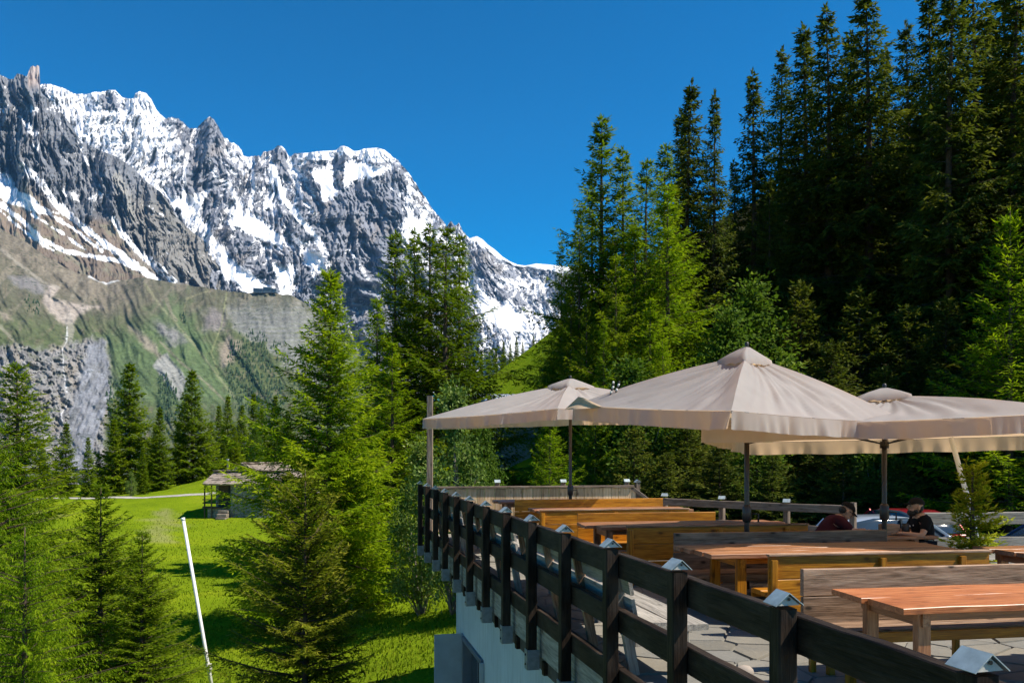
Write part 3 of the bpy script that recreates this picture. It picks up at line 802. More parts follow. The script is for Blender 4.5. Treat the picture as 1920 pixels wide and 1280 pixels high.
trng = random.Random(3)
TRI = 0
def plant(proto, name, px, topy, Y, label, group=None, wm=1.0, category='tree', X=None, sink=0.15, lean=0.0, zb=None, rz=None):
    x = (px - CX) / F * Y if X is None else X
    zb = (tz(x, Y) if zb is None else zb) - sink
    top = H + (CY - topy) / F * Y
    s = max(0.3, (top - zb)) / proto['h']
    o = empty(name, (x, Y, zb), trng.uniform(0, 6.28) if rz is None else rz, label, category, group)
    o.rotation_euler[1] = lean
    if proto in SP or proto in LA: wm *= 1.16 if x < 0 or proto in SP else 1.38
    o.scale = (s * wm, s * wm, s)
    obj('trunk', proto['trunk'], None, o)
    obj('crown', proto['crown'], None, o)
    return o

SP = [conifer('forest_spruce', 101, 26, 3.7, 0.14, 0.48, 7, 0.25, 0.31, 0.36, 0.066, (-0.40, 0.22), 0.14, 0.5, 0.28, 0.92, 0.34, None, F_spruce, 0.14),
      conifer('forest_spruce', 102, 26, 4.2, 0.16, 0.54, 7, 0.25, 0.31, 0.36, 0.066, (-0.44, 0.18), 0.16, 0.55, 0.32, 0.88, 0.44, None, F_spruce, 0.2),
      conifer('forest_spruce', 103, 26, 3.3, 0.10, 0.48, 6, 0.25, 0.31, 0.36, 0.066, (-0.38, 0.25), 0.12, 0.5, 0.28, 0.95, 0.34, None, F_spruce, 0.14)]
LA = [conifer('tall_larch', 201, 19, 4.6, 0.08, 0.46, 6, 0.22, 0.24, 0.28, 0.040, (-0.14, 0.50), 0.10, 0.35, 0.42, 1.0, 0.36, None, F_larch, 0.09, tw=0.36),
      conifer('tall_larch', 202, 19, 5.2, 0.05, 0.50, 6, 0.22, 0.24, 0.28, 0.040, (-0.12, 0.45), 0.14, 0.35, 0.42, 1.0, 0.40, None, F_larch, 0.11, tw=0.34),
      conifer('tall_larch', 203, 19, 4.3, 0.04, 0.46, 6, 0.22, 0.24, 0.28, 0.040, (-0.20, 0.50), 0.12, 0.4, 0.42, 1.02, 0.34, None, F_bright, 0.09, tw=0.38)]
LM = [conifer('meadow_larch', 301, 14, 4.0, 0.02, 0.42, 7, 0.28, 0.32, 0.36, 0.085, (-0.12, 0.6), 0.06, 0.25, 0.25, 0.92, 0.22, None, F_larch, 0.04),
      conifer('meadow_larch', 302, 14, 3.3, 0.02, 0.42, 7, 0.28, 0.32, 0.36, 0.085, (-0.15, 0.6), 0.06, 0.25, 0.25, 0.9, 0.25, None, F_larch, 0.05)]
S_bright = conifer('bright_spruce', 401, 12.5, 3.9, 0.02, 0.33, 8, 0.14, 0.15, 0.22, 0.028, (-0.24, 0.55), 0.16, 0.3, 0.22, 0.95, 0.24, None, F_bright, 0.04)
S_olive = conifer('olive_spruce', 402, 6.0, 2.1, 0.02, 0.23, 8, 0.095, 0.10, 0.13, 0.016, (-0.16, 0.75), 0.14, 0.22, 0.12, 0.72, 0.28, None, F_olive, 0.06)
S_dark = conifer('young_spruce', 403, 7.0, 2.3, 0.02, 0.26, 8, 0.105, 0.115, 0.15, 0.019, (-0.12, 0.7), 0.12, 0.2, 0.12, 0.9, 0.2, None, F_larch, 0.04)
S_young = conifer('young_bright_spruce', 404, 9.0, 2.7, 0.02, 0.30, 8, 0.14, 0.14, 0.17, 0.019, (-0.12, 0.7), 0.12, 0.2, 0.12, 0.92, 0.2, None, F_bright, 0.04)
L_weep = conifer('drooping_larch', 405, 8.5, 2.6, 0.02, 0.28, 7, 0.09, 0.085, 0.115, 0.010, (-0.10, 0.5), 0.02, 0.9, 1.2, 0.72, 0.30, None, F_bright, 0.05, tw=0.38)
S_under = conifer('undergrowth_spruce', 406, 9.0, 2.9, 0.03, 0.36, 7, 0.22, 0.26, 0.28, 0.052, (-0.18, 0.6), 0.12, 0.25, 0.15, 0.8, 0.3, None, F_spruce, 0.08)
B_green = shrub('broadleaf_tree', 501, 6.0, 1.9, 130, 85, 0.17, 0.055, F_leaf, None, 0.12)
B_pale = shrub('pale_broadleaf', 502, 5.0, 1.3, 120, 80, 0.12, 0.04, F_pale, m_bark_grey, 0.12)

# near trees on the meadow, each one of its kind
plant(S_dark, 'spruce_tree', 28, 688, 34, 'dark spruce with long side branches rising above the drooping larches', wm=1.25)
plant(L_weep, 'larch_tree', -12, 770, 20, 'taller yellow green larch with hanging twigs beside the dark spruce', wm=1.1)
plant(L_weep, 'larch_tree', 50, 985, 15.5, 'low bushy yellow green larch below the taller drooping larch', wm=1.25)
plant(S_dark, 'spruce_tree', 190, 912, 22, 'taller of the two young dark green spruces beside the white pole', wm=1.15)
plant(S_dark, 'spruce_tree', 268, 1000, 20.5, 'shorter of the two young dark green spruces beside the white pole', wm=1.1)
plant(S_olive, 'spruce_tree', 572, 880, 16.8, 'olive green spruce with bare twig tips in front of the tall bright spruce', wm=0.95)
plant(S_bright, 'spruce_tree', 620, 508, 32, 'tall bright green spruce standing alone behind the olive spruce', wm=1.02)
for i, (x, ty, Y, w, k) in enumerate([(742, 436, 46, 1.0, 0), (776, 430, 48, 0.8, 0), (803, 424, 47, 1.05, 1), (838, 426, 45, 1.15, 1), (862, 442, 49, 0.95, 0), (706, 560, 44, 1.0, 2), (735, 640, 40, 1.15, 2)]):
    plant(LA[k], 'larch_tree', x, ty, Y, 'slender larch in the clump between the bright spruce and the parasols', 'clump of larches beyond the terrace corner', w)
plant(B_pale, 'broadleaf_tree', 852, 735, 27, 'pale leafed bushy tree behind the upright wooden pole', wm=0.72)
plant(B_pale, 'broadleaf_tree', 790, 835, 29, 'low pale leafed bush left of the upright wooden pole', wm=0.8)
plant(B_green, 'broadleaf_tree', 905, 800, 33, 'round green leafed tree behind the corner of the left parasol', wm=0.6)
plant(S_young, 'spruce_tree', 1030, 780, 25.5, 'young bright spruce seen under the left parasol beside its pole', wm=1.15)
row = [(125, 793, 90, 1, 1.0), (165, 820, 87, 1, .8), (245, 682, 95, 0, 1.0), (213, 785, 92, 1, .9), (362, 695, 98, 0, .95), (300, 765, 93, 1, .9), (290, 800, 101, 0, .8), (395, 790, 103, 1, 1.0), (335, 790, 105, 1, .9), (428, 742, 116, 1, .8), (455, 760, 118, 0, .8), (475, 738, 121, 1, .8),
       (440, 800, 108, 0, .9), (80, 835, 88, 0, .8), (40, 870, 86, 1, .9), (492, 765, 112, 0, .9), (517, 742, 119, 1, .9), (410, 760, 122, 1, .8), (540, 770, 112, 0, .9), (185, 850, 96, 0, .8), (105, 860, 95, 1, .9), (-10, 850, 90, 0, 1.0), (420, 830, 104, 1, .9), (268, 838, 88, 1, .9)]
for x, ty, Y, k, w in row:
    plant(LM[k], 'larch_tree', x, ty, Y, {245: 'tallest broad larch of the row beyond the footpath', 362: 'second tallest broad larch of the row, on the low green rise'}.get(x, 'green larch in the row beyond the footpath'), None if x in (245, 362) else 'larches beyond the footpath', w)
plant(B_pale, 'broadleaf_tree', 246, 886, 84.5, 'small pale bush at the foot of the larch row by the footpath', wm=0.9, category='bush')
plant(B_green, 'broadleaf_tree', 478, 800, 96, 'brownish leafy tree just behind the stone hut', wm=0.7)
for x, ty, Y in [(902, 668, 165), (918, 660, 167), (930, 652, 168), (944, 640, 168), (957, 644, 166), (968, 632, 168), (980, 640, 165), (1000, 628, 167), (1012, 634, 166), (888, 680, 166)]:
    plant(LM[1], 'spruce_tree', x, ty, Y, 'small far conifer on the crest of the bright green hill', 'conifers on the hill crest', 0.8)

# forest to the right: sunlit larches in front, tall dark spruces behind
for x, ty, Y, k, w in [(1130, 220, 48, 0, .85), (1166, 278, 47, 0, .75), (1052, 452, 50, 2, .5), (1088, 392, 46, 1, .55), (1214, 300, 45, 1, .8), (1248, 272, 49, 0, .8), (1250, 350, 41, 2, .9), (1108, 330, 51, 1, .62), (1190, 425, 42, 2, .95),
                       (1155, 480, 40, 1, .8), (1098, 560, 40, 1, .5), (1070, 545, 45, 0, .52), (1132, 600, 38, 2, .6), (1220, 560, 38, 2, 1.0), (1078, 600, 52, 1, .5), (1100, 640, 41, 2, .55)]:
    plant(LA[k], 'larch_tree', x, ty, Y, {1130: 'tallest larch of the forest edge, its thin top against the sky', 1166: 'second tallest larch of the forest edge, close beside the tallest', 1250: 'broad bright larch catching the sun in front of the dark spruces'}.get(x, 'feathery green larch at the sunlit edge of the forest'), None if x in (1130, 1166, 1250) else 'larches at the forest edge', w)
LONE = {1410: 'slim dark spruce standing clear against the sky right of the pointed pair', 1300: 'taller of the pointed pair of dark spruces next to the sunlit larches', 1340: 'shorter and slimmer of the pointed pair of dark spruces'}
for x, ty, Y, k, w in [(1300, 150, 52, 0, .95), (1340, 172, 50, 2, .75), (1410, 133, 52, 2, .95), (1503, 46, 55, 0, 1.0), (1546, 10, 52, 1, .95), (1625, -30, 50, 1, 1.05), (1595, 60, 58, 0, 1.0), (1700, 40, 58, 1, 1.0), (1738, -20, 48, 0, .9), (1795, -90, 42, 0, .9),
                       (1818, -110, 45, 1, .9), (1880, -60, 46, 1, 1.0), (1912, -80, 43, 0, 1.0), (1850, 20, 53, 0, 1.0), (1945, -20, 48, 2, 1.0), (1660, 90, 62, 2, 1.0), (1465, 90, 60, 1, .9), (1275, 205, 56, 0, .9), (1445, 330, 50, 1, .8), (1375, 300, 60, 2, 1.0), (1570, 180, 64, 1, 1.0), (1765, 90, 62, 2, 1.0)]:
    plant(SP[k], 'spruce_tree', x, ty, Y, LONE.get(x, 'tall dark spruce in the dense part of the forest'), None if x in LONE else 'tall spruces of the forest', w)
frng = random.Random(12)
for i in range(58):
    x = frng.uniform(1080, 1980); Y = frng.uniform(60, 92)
    sil = np.interp(x, [1080, 1200, 1300, 1420, 1550, 1700, 1980], [470, 400, 320, 240, 140, 90, 20])
    plant(SP[i % 3] if x > 1260 or i % 3 else LA[i % 3], 'spruce_tree', x, sil + frng.uniform(110, 290), Y, 'dark conifer deep in the forest up the slope', 'conifers deep in the forest', frng.uniform(.9, 1.2))
for x, ty, Y, pr, w, nm, lb in [(1890, 395, 27.5, S_young, .95, 'spruce_tree', 'large young bright spruce at the right edge of the forest'), (1955, 500, 31, S_young, 1.0, 'spruce_tree', 'second young bright spruce half out of view at the forest edge'),
                                (1410, 540, 41, B_green, 1.0, 'broadleaf_tree', None), (1365, 590, 38, B_green, .9, 'broadleaf_tree', None), (1500, 530, 41, S_under, .9, 'spruce_tree', None), (1612, 540, 40, S_under, .9, 'spruce_tree', None), (1700, 575, 39, S_under, 1.0, 'spruce_tree', None), (1775, 560, 37, S_under, .9, 'spruce_tree', None),
                                (1560, 640, 36, S_under, 1.1, 'spruce_tree', None), (1240, 640, 36, S_young, 1.0, 'spruce_tree', None), (1180, 690, 35, B_green, 1.0, 'broadleaf_tree', None), (1115, 720, 34, S_young, .8, 'spruce_tree', None), (1320, 700, 34, S_under, 1.0, 'spruce_tree', None), (1470, 690, 34, S_under, 1.1, 'spruce_tree', None),
                                (1660, 690, 33, S_under, 1.1, 'spruce_tree', None), (1840, 640, 33, S_under, 1.1, 'spruce_tree', None), (1760, 700, 32, S_under, 1.1, 'spruce_tree', None), (1410, 780, 32, B_green, 1.0, 'broadleaf_tree', None), (1190, 800, 31, S_under, 1.0, 'spruce_tree', None), (1290, 790, 32, S_under, 1.2, 'spruce_tree', None),
                                (1545, 780, 31.5, S_under, 1.2, 'spruce_tree', None), (1640, 800, 31.5, B_green, 1.1, 'broadleaf_tree', None), (1130, 760, 36, S_young, 1.2, 'spruce_tree', None), (1720, 790, 32, S_under, 1.2, 'spruce_tree', None), (1350, 830, 29.5, S_under, 1.3, 'spruce_tree', None), (1450, 850, 29, S_under, 1.4, 'spruce_tree', None), (1580, 840, 29, S_under, 1.4, 'spruce_tree', None), (1690, 860, 28.5, S_under, 1.4, 'spruce_tree', None), (1250, 850, 30, S_under, 1.3, 'spruce_tree', None), (1820, 820, 29, S_under, 1.3, 'spruce_tree', None), (1900, 720, 31, S_under, 1.2, 'spruce_tree', None)]:
    leafy = pr is B_green
    plant(pr, nm, x, ty, Y, lb or ('green leafy tree growing under the tall spruces' if leafy else 'young spruce growing under the tall spruces'), None if lb else ('leafy undergrowth trees' if leafy else 'young spruces of the undergrowth'), w)
for X_, Y_, ty in [(19.5, 28, 60), (21, 26.5, 100), (24, 28.5, 60), (22, 31, 60), (25, 35, 60), (24, 39, 40), (28, 31, 60), (29, 37, 30), (27, 42, 60), (33, 33, 60), (34, 29, 100), (36, 42, 0), (40, 34, 0), (44, 40, 0), (31, 48, 50), (38, 27, 100), (47, 30, 0), (32, 40, 30)]:  # spruces right of the view, added to cast shade on the undergrowth
    plant(SP[int(X_) % 3], 'spruce_tree', 0, ty, Y_, 'tall spruce right of the view, added to shade the forest', 'unseen spruces added for shade', 1.0, X=X_)

# tufts of grass, too many to count
grng = np.random.RandomState(44)
n = 60000
gy_ = 13 + 62 * grng.rand(n) ** 1.6
gx_ = -gy_ * grng.uniform(0.02, 0.66, n)
keep = ~((gx_ > -3.2 - 0.0 * gy_) & (gy_ < 20))
gx_, gy_ = gx_[keep], gy_[keep]; n = len(gx_)
gz_ = terrain(gx_, gy_) - 0.02
P0 = np.stack([gx_, gy_, gz_], -1)
D = norm(np.stack([grng.normal(0, .35, n), grng.normal(0, .35, n), np.ones(n)], -1))
KVs = kites(P0, D, grng.uniform(0.06, 0.18, n), grng.uniform(0.012, 0.028, n), grng, 0)
F_grass = foliage_mat('grass_blades', (0.06, 0.105, 0.004), (0.13, 0.19, 0.006), (0.25, 0.28, 0.02), 0.35)
gm = crown_mesh('meadow_grass_tufts', KVs, 0.5 + grng.normal(0, .22, n))
tag(obj('grass_tufts', gm, F_grass), 'short green grass growing over the meadow', 'grass', kind='stuff')
# ------------------------------------------------------------------ terrace
w_black = wood('stained_dark_timber', (0.006, 0.004, 0.003), (0.014, 0.009, 0.006), (0.038, 0.024, 0.016), 0.6, 0.3, spec=0.12, wear_lit=0.12, bump=0.6)
w_grey = wood('weathered_grey_timber', (0.16, 0.145, 0.125), (0.30, 0.275, 0.235), (0.44, 0.40, 0.345), 0.75, 0.5, spec=0.2, bump=0.5)
w_brown = wood('weathered_brown_timber', (0.085, 0.045, 0.022), (0.25, 0.145, 0.085), (0.44, 0.285, 0.185), 0.62, 1.0, spec=0.3, bump=0.45)
w_gold = wood('varnished_gold_timber', (0.19, 0.062, 0.003), (0.43, 0.160, 0.007), (0.60, 0.26, 0.020), 0.42, 0.8, spec=0.3, bump=0.2)
w_orange = wood('oiled_orange_timber', (0.24, 0.058, 0.014), (0.43, 0.125, 0.036), (0.58, 0.225, 0.085), 0.40, 0.5, spec=0.5, bump=0.2)
w_table = wood('oiled_brown_timber', (0.13, 0.045, 0.017), (0.29, 0.115, 0.045), (0.44, 0.21, 0.10), 0.42, 0.5, spec=0.5, bump=0.25)
w_pale = wood('pale_board_timber', (0.42, 0.26, 0.12), (0.62, 0.43, 0.25), (0.74, 0.56, 0.37), 0.7, 0.6, spec=0.2, bump=0.3)
w_rail = wood('old_rail_timber', (0.085, 0.06, 0.045), (0.19, 0.14, 0.105), (0.34, 0.27, 0.21), 0.7, 0.6, spec=0.2, bump=0.5)
m_cap = plain('cap_sheet_metal', (0.34, 0.405, 0.42), 0.5, 0.25, 12.0, metallic=0.25, bump=0.03)
m_gable = plain('cap_gable_white', (0.50, 0.48, 0.43), 0.7, 0.25, 18.0)
m_steel = plain('galvanised_steel', (0.24, 0.27, 0.30), 0.45, 0.25, 14.0, metallic=0.5)
m_screw = plain('screw_steel', (0.05, 0.05, 0.055), 0.4, 0.1, 20, metallic=0.8)
t = NT('pale_blue_render')
v = t.coords('Object'); vs_ = t.coords('Object', (3.0, 3.0, 0.35)); n_ = t.noise(v, 1.4, 5, 0.6); n2_ = t.noise(vs_, 2.6, 5, 0.65); n3_ = t.noise(v, 60, 3, 0.6)
cc = t.ramp(n_, [(0.3, (0.40, 0.455, 0.48)), (0.7, (0.50, 0.56, 0.585))])
cc = t.mix(t.ramp(n2_, [(0.5, 0.0), (0.72, 0.55)]), cc, (0.27, 0.29, 0.285))
m_wall = t.done(t.principled(cc, 0.9, t.bump(n3_, 0.35, 0.006)))
m_frame = plain('door_frame_grey', (0.11, 0.13, 0.16), 0.45, 0.1, 8)
m_panel = plain('shutter_pale', (0.33, 0.37, 0.40), 0.6, 0.12, 4)
m_dark = plain('dark_interior', (0.012, 0.013, 0.016), 0.7, 0.2, 4)
m_stain = plain('deck_edge_dirt', (0.06, 0.05, 0.042), 0.9, 0.5, 7.0, bump=0.5)
t = NT('window_glass')
gb = t.principled((0.03, 0.045, 0.06), 0.06); gb.inputs['Specular IOR Level'].default_value = 0.8
m_glass = t.done(gb)

def beam(name, p0, p1, w, h, mat, parent=None, bevel=0.006, wob=0.0, seg=1, up=(0, 0, 1), seed=0, taper=0.0):
    """timber from p0 to p1: local X along it, width w across, height h up"""
    p0 = Vector(p0); p1 = Vector(p1)
    L = (p1 - p0).length
    x = (p1 - p0).normalized(); u = Vector(up)
    if abs(x.dot(u)) > 0.95: u = Vector((0, 1, 0))
    y = u.cross(x).normalized(); z = x.cross(y)
    bm = bmesh.new()
    rg = random.Random(seed * 7919 + int(L * 1000) + int(p0.x * 331) + int(p0.y * 173))
    rings = []
    b = min(bevel, w * 0.2, h * 0.2)
    prof = [(-w / 2 + b, -h / 2), (w / 2 - b, -h / 2), (w / 2, -h / 2 + b), (w / 2, h / 2 - b), (w / 2 - b, h / 2), (-w / 2 + b, h / 2), (-w / 2, h / 2 - b), (-w / 2, -h / 2 + b)]
    for i in range(seg + 1):
        s = -L / 2 + L * i / seg
        k = 1 - taper * (i / seg)
        oy, oz = (rg.uniform(-wob, wob), rg.uniform(-wob, wob)) if wob else (0, 0)
        ey, ez = (rg.uniform(-wob, wob) * .5, rg.uniform(-wob, wob) * .5) if wob else (0, 0)
        ex = rg.uniform(-1, 1) * wob * 1.5 if i in (0, seg) and wob else 0
        rings.append([bm.verts.new((s + ex * (1 if a > 0 else -.6), a * k + (oy if a > 0 else ey), c * k + (oz if c > 0 else ez))) for a, c in prof])
    for r0, r1 in zip(rings[:-1], rings[1:]):
        for k in range(8):
            bm.faces.new((r0[k], r1[k], r1[(k + 1) % 8], r0[(k + 1) % 8]))
    bm.faces.new(rings[0]); bm.faces.new(rings[-1][::-1])
    bmesh.ops.recalc_face_normals(bm, faces=bm.faces[:])
    o = obj(name, bm_mesh(name, bm), mat, parent)
    M = Matrix((x, y, z)).transposed().to_4x4()
    M.translation = (p0 + p1) / 2
    o.matrix_basis = M
    return o

RD = math.radians(102.85)
P0R = Vector((1.594, 2.925, 0))
SP_ = 1.25
def rail_frame(name, label, category, s=0.0):
    return empty(name, P0R + Vector((math.cos(RD), math.sin(RD), 0)) * s, RD, label, category)
def rw(s, inn, z=0.0):
    """railing frame -> world"""
    return P0R + Vector((math.cos(RD), math.sin(RD), 0)) * s + Vector((math.sin(RD), -math.cos(RD), 0)) * inn + Vector((0, 0, z))

def cap(parent, M, size=0.134):
    M = parent.matrix_basis.inverted() @ M
    bm = bmesh.new()
    a = math.radians(40); pl = size * 0.70
    for sg in (-1, 1):
        bm_box(bm, (size, pl, 0.004), bevel=0.0, loc=(0, sg * pl / 2 * math.cos(a), -pl / 2 * math.sin(a)), rot=Matrix.Rotation(-sg * a, 4, 'X'))
    c = obj('cap', bm_mesh('cap', bm), m_cap, parent)
    bm = bmesh.new()
    hw = pl * math.cos(a) * 0.8; hh = pl * math.sin(a) * 0.8; hl = size * 0.40
    v = [bm.verts.new((sx * hl, y, z)) for sx in (-1, 1) for y, z in ((-hw, -hh - 0.012), (hw, -hh - 0.012), (0, -0.012))]
    for f in ((0, 1, 2), (3, 5, 4), (0, 3, 4, 1), (1, 4, 5, 2), (2, 5, 3, 0)): bm.faces.new([v[i] for i in f])
    bmesh.ops.recalc_face_normals(bm, faces=bm.faces[:])
    g_ = obj('gable', bm_mesh('gable', bm), m_gable, parent)
    bm = bmesh.new()
    bmesh.ops.create_cone(bm, cap_ends=True, segments=8, radius1=0.008, radius2=0.006, depth=0.006, matrix=Matrix.Translation((-hl - 0.003, 0, -hh * 0.62)) @ Matrix.Rotation(math.pi / 2, 4, 'Y'))
    s_ = obj('screw', bm_mesh('screw', bm), m_screw, parent)
    for k_ in (c, g_, s_): k_.matrix_basis = M

# terrace building: slab, rendered wall, garden door
bld = rail_frame('terrace_building', 'pale blue rendered building under the terrace, with a garden door', 'building')
def lbox(name, s0, s1, i0, i1, z0, z1, mat, parent, bevel=0.004):
    return box(name, (s1 - s0, i1 - i0, z1 - z0), ((s0 + s1) / 2, -(i0 + i1) / 2, (z0 + z1) / 2), mat, parent, bevel=bevel)
lbox('wall', -2.2, 10.15, 0.24, 0.54, -7.0, -0.52, m_wall, bld)
lbox('wall', 11.95, 12.75, 0.24, 0.54, -7.0, -0.52, m_wall, bld)
lbox('wall', 10.15, 11.95, 0.24, 0.54, -1.32, -0.52, m_wall, bld)
lbox('wall', 10.15, 11.95, 0.24, 0.54, -7.0, -3.5, m_wall, bld)
lbox('end_wall', 12.45, 12.748, 0.55, 9.0, -7.0, -0.521, m_wall, bld)
lbox('doorway', 10.16, 11.94, 0.50, 0.55, -3.5, -1.32, m_dark, bld)
dr = lbox('garden_door', 10.30, 11.75, 0.34, 0.38, -3.48, -1.42, m_frame, bld)
for a, b_ in ((-0.66, -0.03), (0.03, 0.66)):
    box('pane', (b_ - a, 0.012, 1.75), ((a + b_) / 2, 0.026, 0.03), m_glass, dr, bevel=0.002)
for a in (10.19, 11.82): lbox('door_jamb', a, a + 0.08, 0.20, 0.40, -3.5, -1.33, m_frame, bld)
lbox('door_lintel', 10.16, 11.94, 0.20, 0.40, -1.40, -1.325, m_frame, bld)
lbox('shutter', 11.96, 12.01, -0.26, 0.235, -3.4, -1.30, m_panel, bld)
lbox('shutter', 10.08, 10.13, 0.17, 0.235, -3.4, -1.35, m_panel, bld)
for k in range(15):
    s = k * SP_ - 0.10
    beam('joist_end', (s, -0.10, -0.42 - 0.02), (s, -0.9, -0.42 - 0.02), 0.09, 0.14, w_black, bld, wob=0.004)
lbox('fascia', -2.2, 16.3, 0.10, 0.14, -0.34, -0.03, w_grey, bld)
lbox('drip_edge', -2.2, 16.3, 0.142, 0.23, -0.515, -0.345, m_stain, bld)

t = NT('flagstone_bed')
v = t.coords('Object'); vo = t.node('ShaderNodeTexVoronoi', ins={'Vector': v, 'Scale': 2.2}); n_ = t.noise(v, 8, 5, 0.65)
vc = t.node('ShaderNodeTexVoronoi', feature='DISTANCE_TO_EDGE', ins={'Vector': v, 'Scale': 2.2})
cc = t.ramp(vo.outputs['Color'], [(0.0, (0.17, 0.165, 0.145)), (0.5, (0.23, 0.215, 0.18)), (1.0, (0.28, 0.265, 0.235))])
cc = t.mix(t.ramp(n_, [(0.4, 0.0), (0.8, 0.5)]), cc, (0.14, 0.14, 0.125))
cc = t.mix(t.ramp(vc.outputs['Distance'], [(0.0, 1.0), (0.03, 0.0)]), cc, (0.10, 0.095, 0.08))
m_bed = t.done(t.principled(cc, 0.85, t.bump(n_, 0.3, 0.02)))
t = NT('slate_flag')
v = t.coords('Object', rand=19.0); n_ = t.noise(v, 3.2, 6, 0.65); n2_ = t.noise(v, 22, 4, 0.7)
oi = t.node('ShaderNodeObjectInfo')
cc = t.ramp(oi.outputs['Random'], [(0.0, (0.14, 0.13, 0.105)), (0.35, (0.22, 0.195, 0.15)), (0.7, (0.18, 0.175, 0.155)), (1.0, (0.26, 0.235, 0.19))])
cc = t.mix(t.ramp(n_, [(0.38, 0.0), (0.72, 0.6)]), cc, (0.115, 0.115, 0.105))
cc = t.mix(t.ramp(n2_, [(0.5, 0.0), (0.8, 0.35)]), cc, (0.27, 0.25, 0.205))
m_flag = t.done(t.principled(cc, 0.8, t.bump(t.math('ADD', n_, n2_), 0.35, 0.02)))

flo = rail_frame('terrace_floor', None, None); flo['kind'] = 'structure'
fbm_ = bmesh.new()
bm_box(fbm_, (18.5, 10.2, 0.30), (7.05, -5.25, -0.165), bevel=0.004)
obj('floor_slab', bm_mesh('floor_slab', fbm_), m_bed, flo)
# flagstones one by one where the floor shows
frg = random.Random(77)
pts = []
sx = 0.46
for i in range(15):
    for j in range(11):
        pts.append((0.1 + i * sx + frg.uniform(-.23, .23), 0.25 + (j + 0.5 * (i % 2)) * sx * 1.05 + frg.uniform(-.23, .23)))
def clip_poly(poly, nx, ny, c):
    out = []
    for k in range(len(poly)):
        a, b = poly[k], poly[(k + 1) % len(poly)]
        da, db = nx * a[0] + ny * a[1] - c, nx * b[0] + ny * b[1] - c
        if da <= 0: out.append(a)
        if (da < 0) != (db < 0) and abs(da - db) > 1e-9:
            q = da / (da - db); out.append((a[0] + (b[0] - a[0]) * q, a[1] + (b[1] - a[1]) * q))
    return out
for i, (a, b) in enumerate(pts):
    poly = [(a - .6, b - .6), (a + .6, b - .6), (a + .6, b + .6), (a - .6, b + .6)]
    for j, (c, d_) in enumerate(pts):
        if i == j or abs(c - a) > 1.2 or abs(d_ - b) > 1.2: continue
        nx, ny = c - a, d_ - b; L = math.hypot(nx, ny)
        poly = clip_poly(poly, nx / L, ny / L, (nx * (a + c) / 2 + ny * (b + d_) / 2) / L - 0.012)
        if len(poly) < 3: break
    poly = clip_poly(poly, 0, -1, -0.16)
    if len(poly) < 3: continue
    bm = bmesh.new(); hz = 0.018 + frg.uniform(-.005, .006)
    cx_ = sum(p[0] for p in poly) / len(poly); cy_ = sum(p[1] for p in poly) / len(poly)
    lo = [bm.verts.new((p[0] - cx_, -(p[1] - cy_), 0)) for p in poly]
    hi = [bm.verts.new(((p[0] - cx_) * .975, -(p[1] - cy_) * .975, hz + frg.uniform(-.002, .002))) for p in poly]
    bm.faces.new(hi); m_ = len(poly)
    for k in range(m_): bm.faces.new((lo[k], lo[(k + 1) % m_], hi[(k + 1) % m_], hi[k]))
    bmesh.ops.recalc_face_normals(bm, faces=bm.faces[:])
    obj('flagstone', bm_mesh('flagstone', bm), m_flag, flo, (cx_, -cy_, -0.013))

# side railing: dark posts with metal caps, three rails
rl = rail_frame('terrace_railing', 'dark timber railing with roof shaped metal post caps along the terrace edge', 'railing')
for n_i in range(-1, 14):
    s = n_i * SP_
    if n_i >= 0:
        po = beam('post', (s, 0, -0.45), (s, 0, 1.085), 0.10, 0.10, w_black, rl, bevel=0.008, wob=0.002, seg=3)
        cap(po, Matrix.Translation((s, 0, 1.085 + 0.080)) @ Matrix.Rotation(random.Random(n_i).uniform(-.07, .07), 4, 'Z') @ Matrix.Rotation(random.Random(n_i + 50).uniform(-.04, .04), 4, 'X'))
        bk = box('bracket', (0.115, 0.010, 0.21), (0, 0, 0), m_steel, po, bevel=0.002)
        bk.matrix_basis = po.matrix_basis.inverted() @ Matrix.Translation((s, 0.0565, -0.355))
        bk2 = box('bracket', (0.010, 0.125, 0.21), (0, 0, 0), m_steel, po, bevel=0.002)
        bk2.matrix_basis = po.matrix_basis.inverted() @ Matrix.Translation((s - 0.0565, -0.012, -0.355))
        for zz in (-0.05, 0.05):
            bm = bmesh.new(); bmesh.ops.create_cone(bm, cap_ends=True, segments=6, radius1=0.013, radius2=0.011, depth=0.012, matrix=Matrix.Rotation(math.pi / 2, 4, 'X'))
            bo = obj('bolt', bm_mesh('bolt', bm), m_screw, po)
            bo.matrix_basis = po.matrix_basis.inverted() @ Matrix.Translation((s, 0.066, -0.355 + zz))
for k, (zt, hh) in enumerate(((1.05, 0.185), (0.62, 0.175), (0.17, 0.175))):
    s = -1.25
    while s < 16.2:
        e = min(s + 2.5, 16.30)
        beam('rail', (s + 0.003, -0.088, zt - hh / 2), (e - 0.003, -0.088, zt - hh / 2), 0.068, hh, w_black, rl, bevel=0.006, wob=0.004, seg=8, seed=k)
        s += 2.5

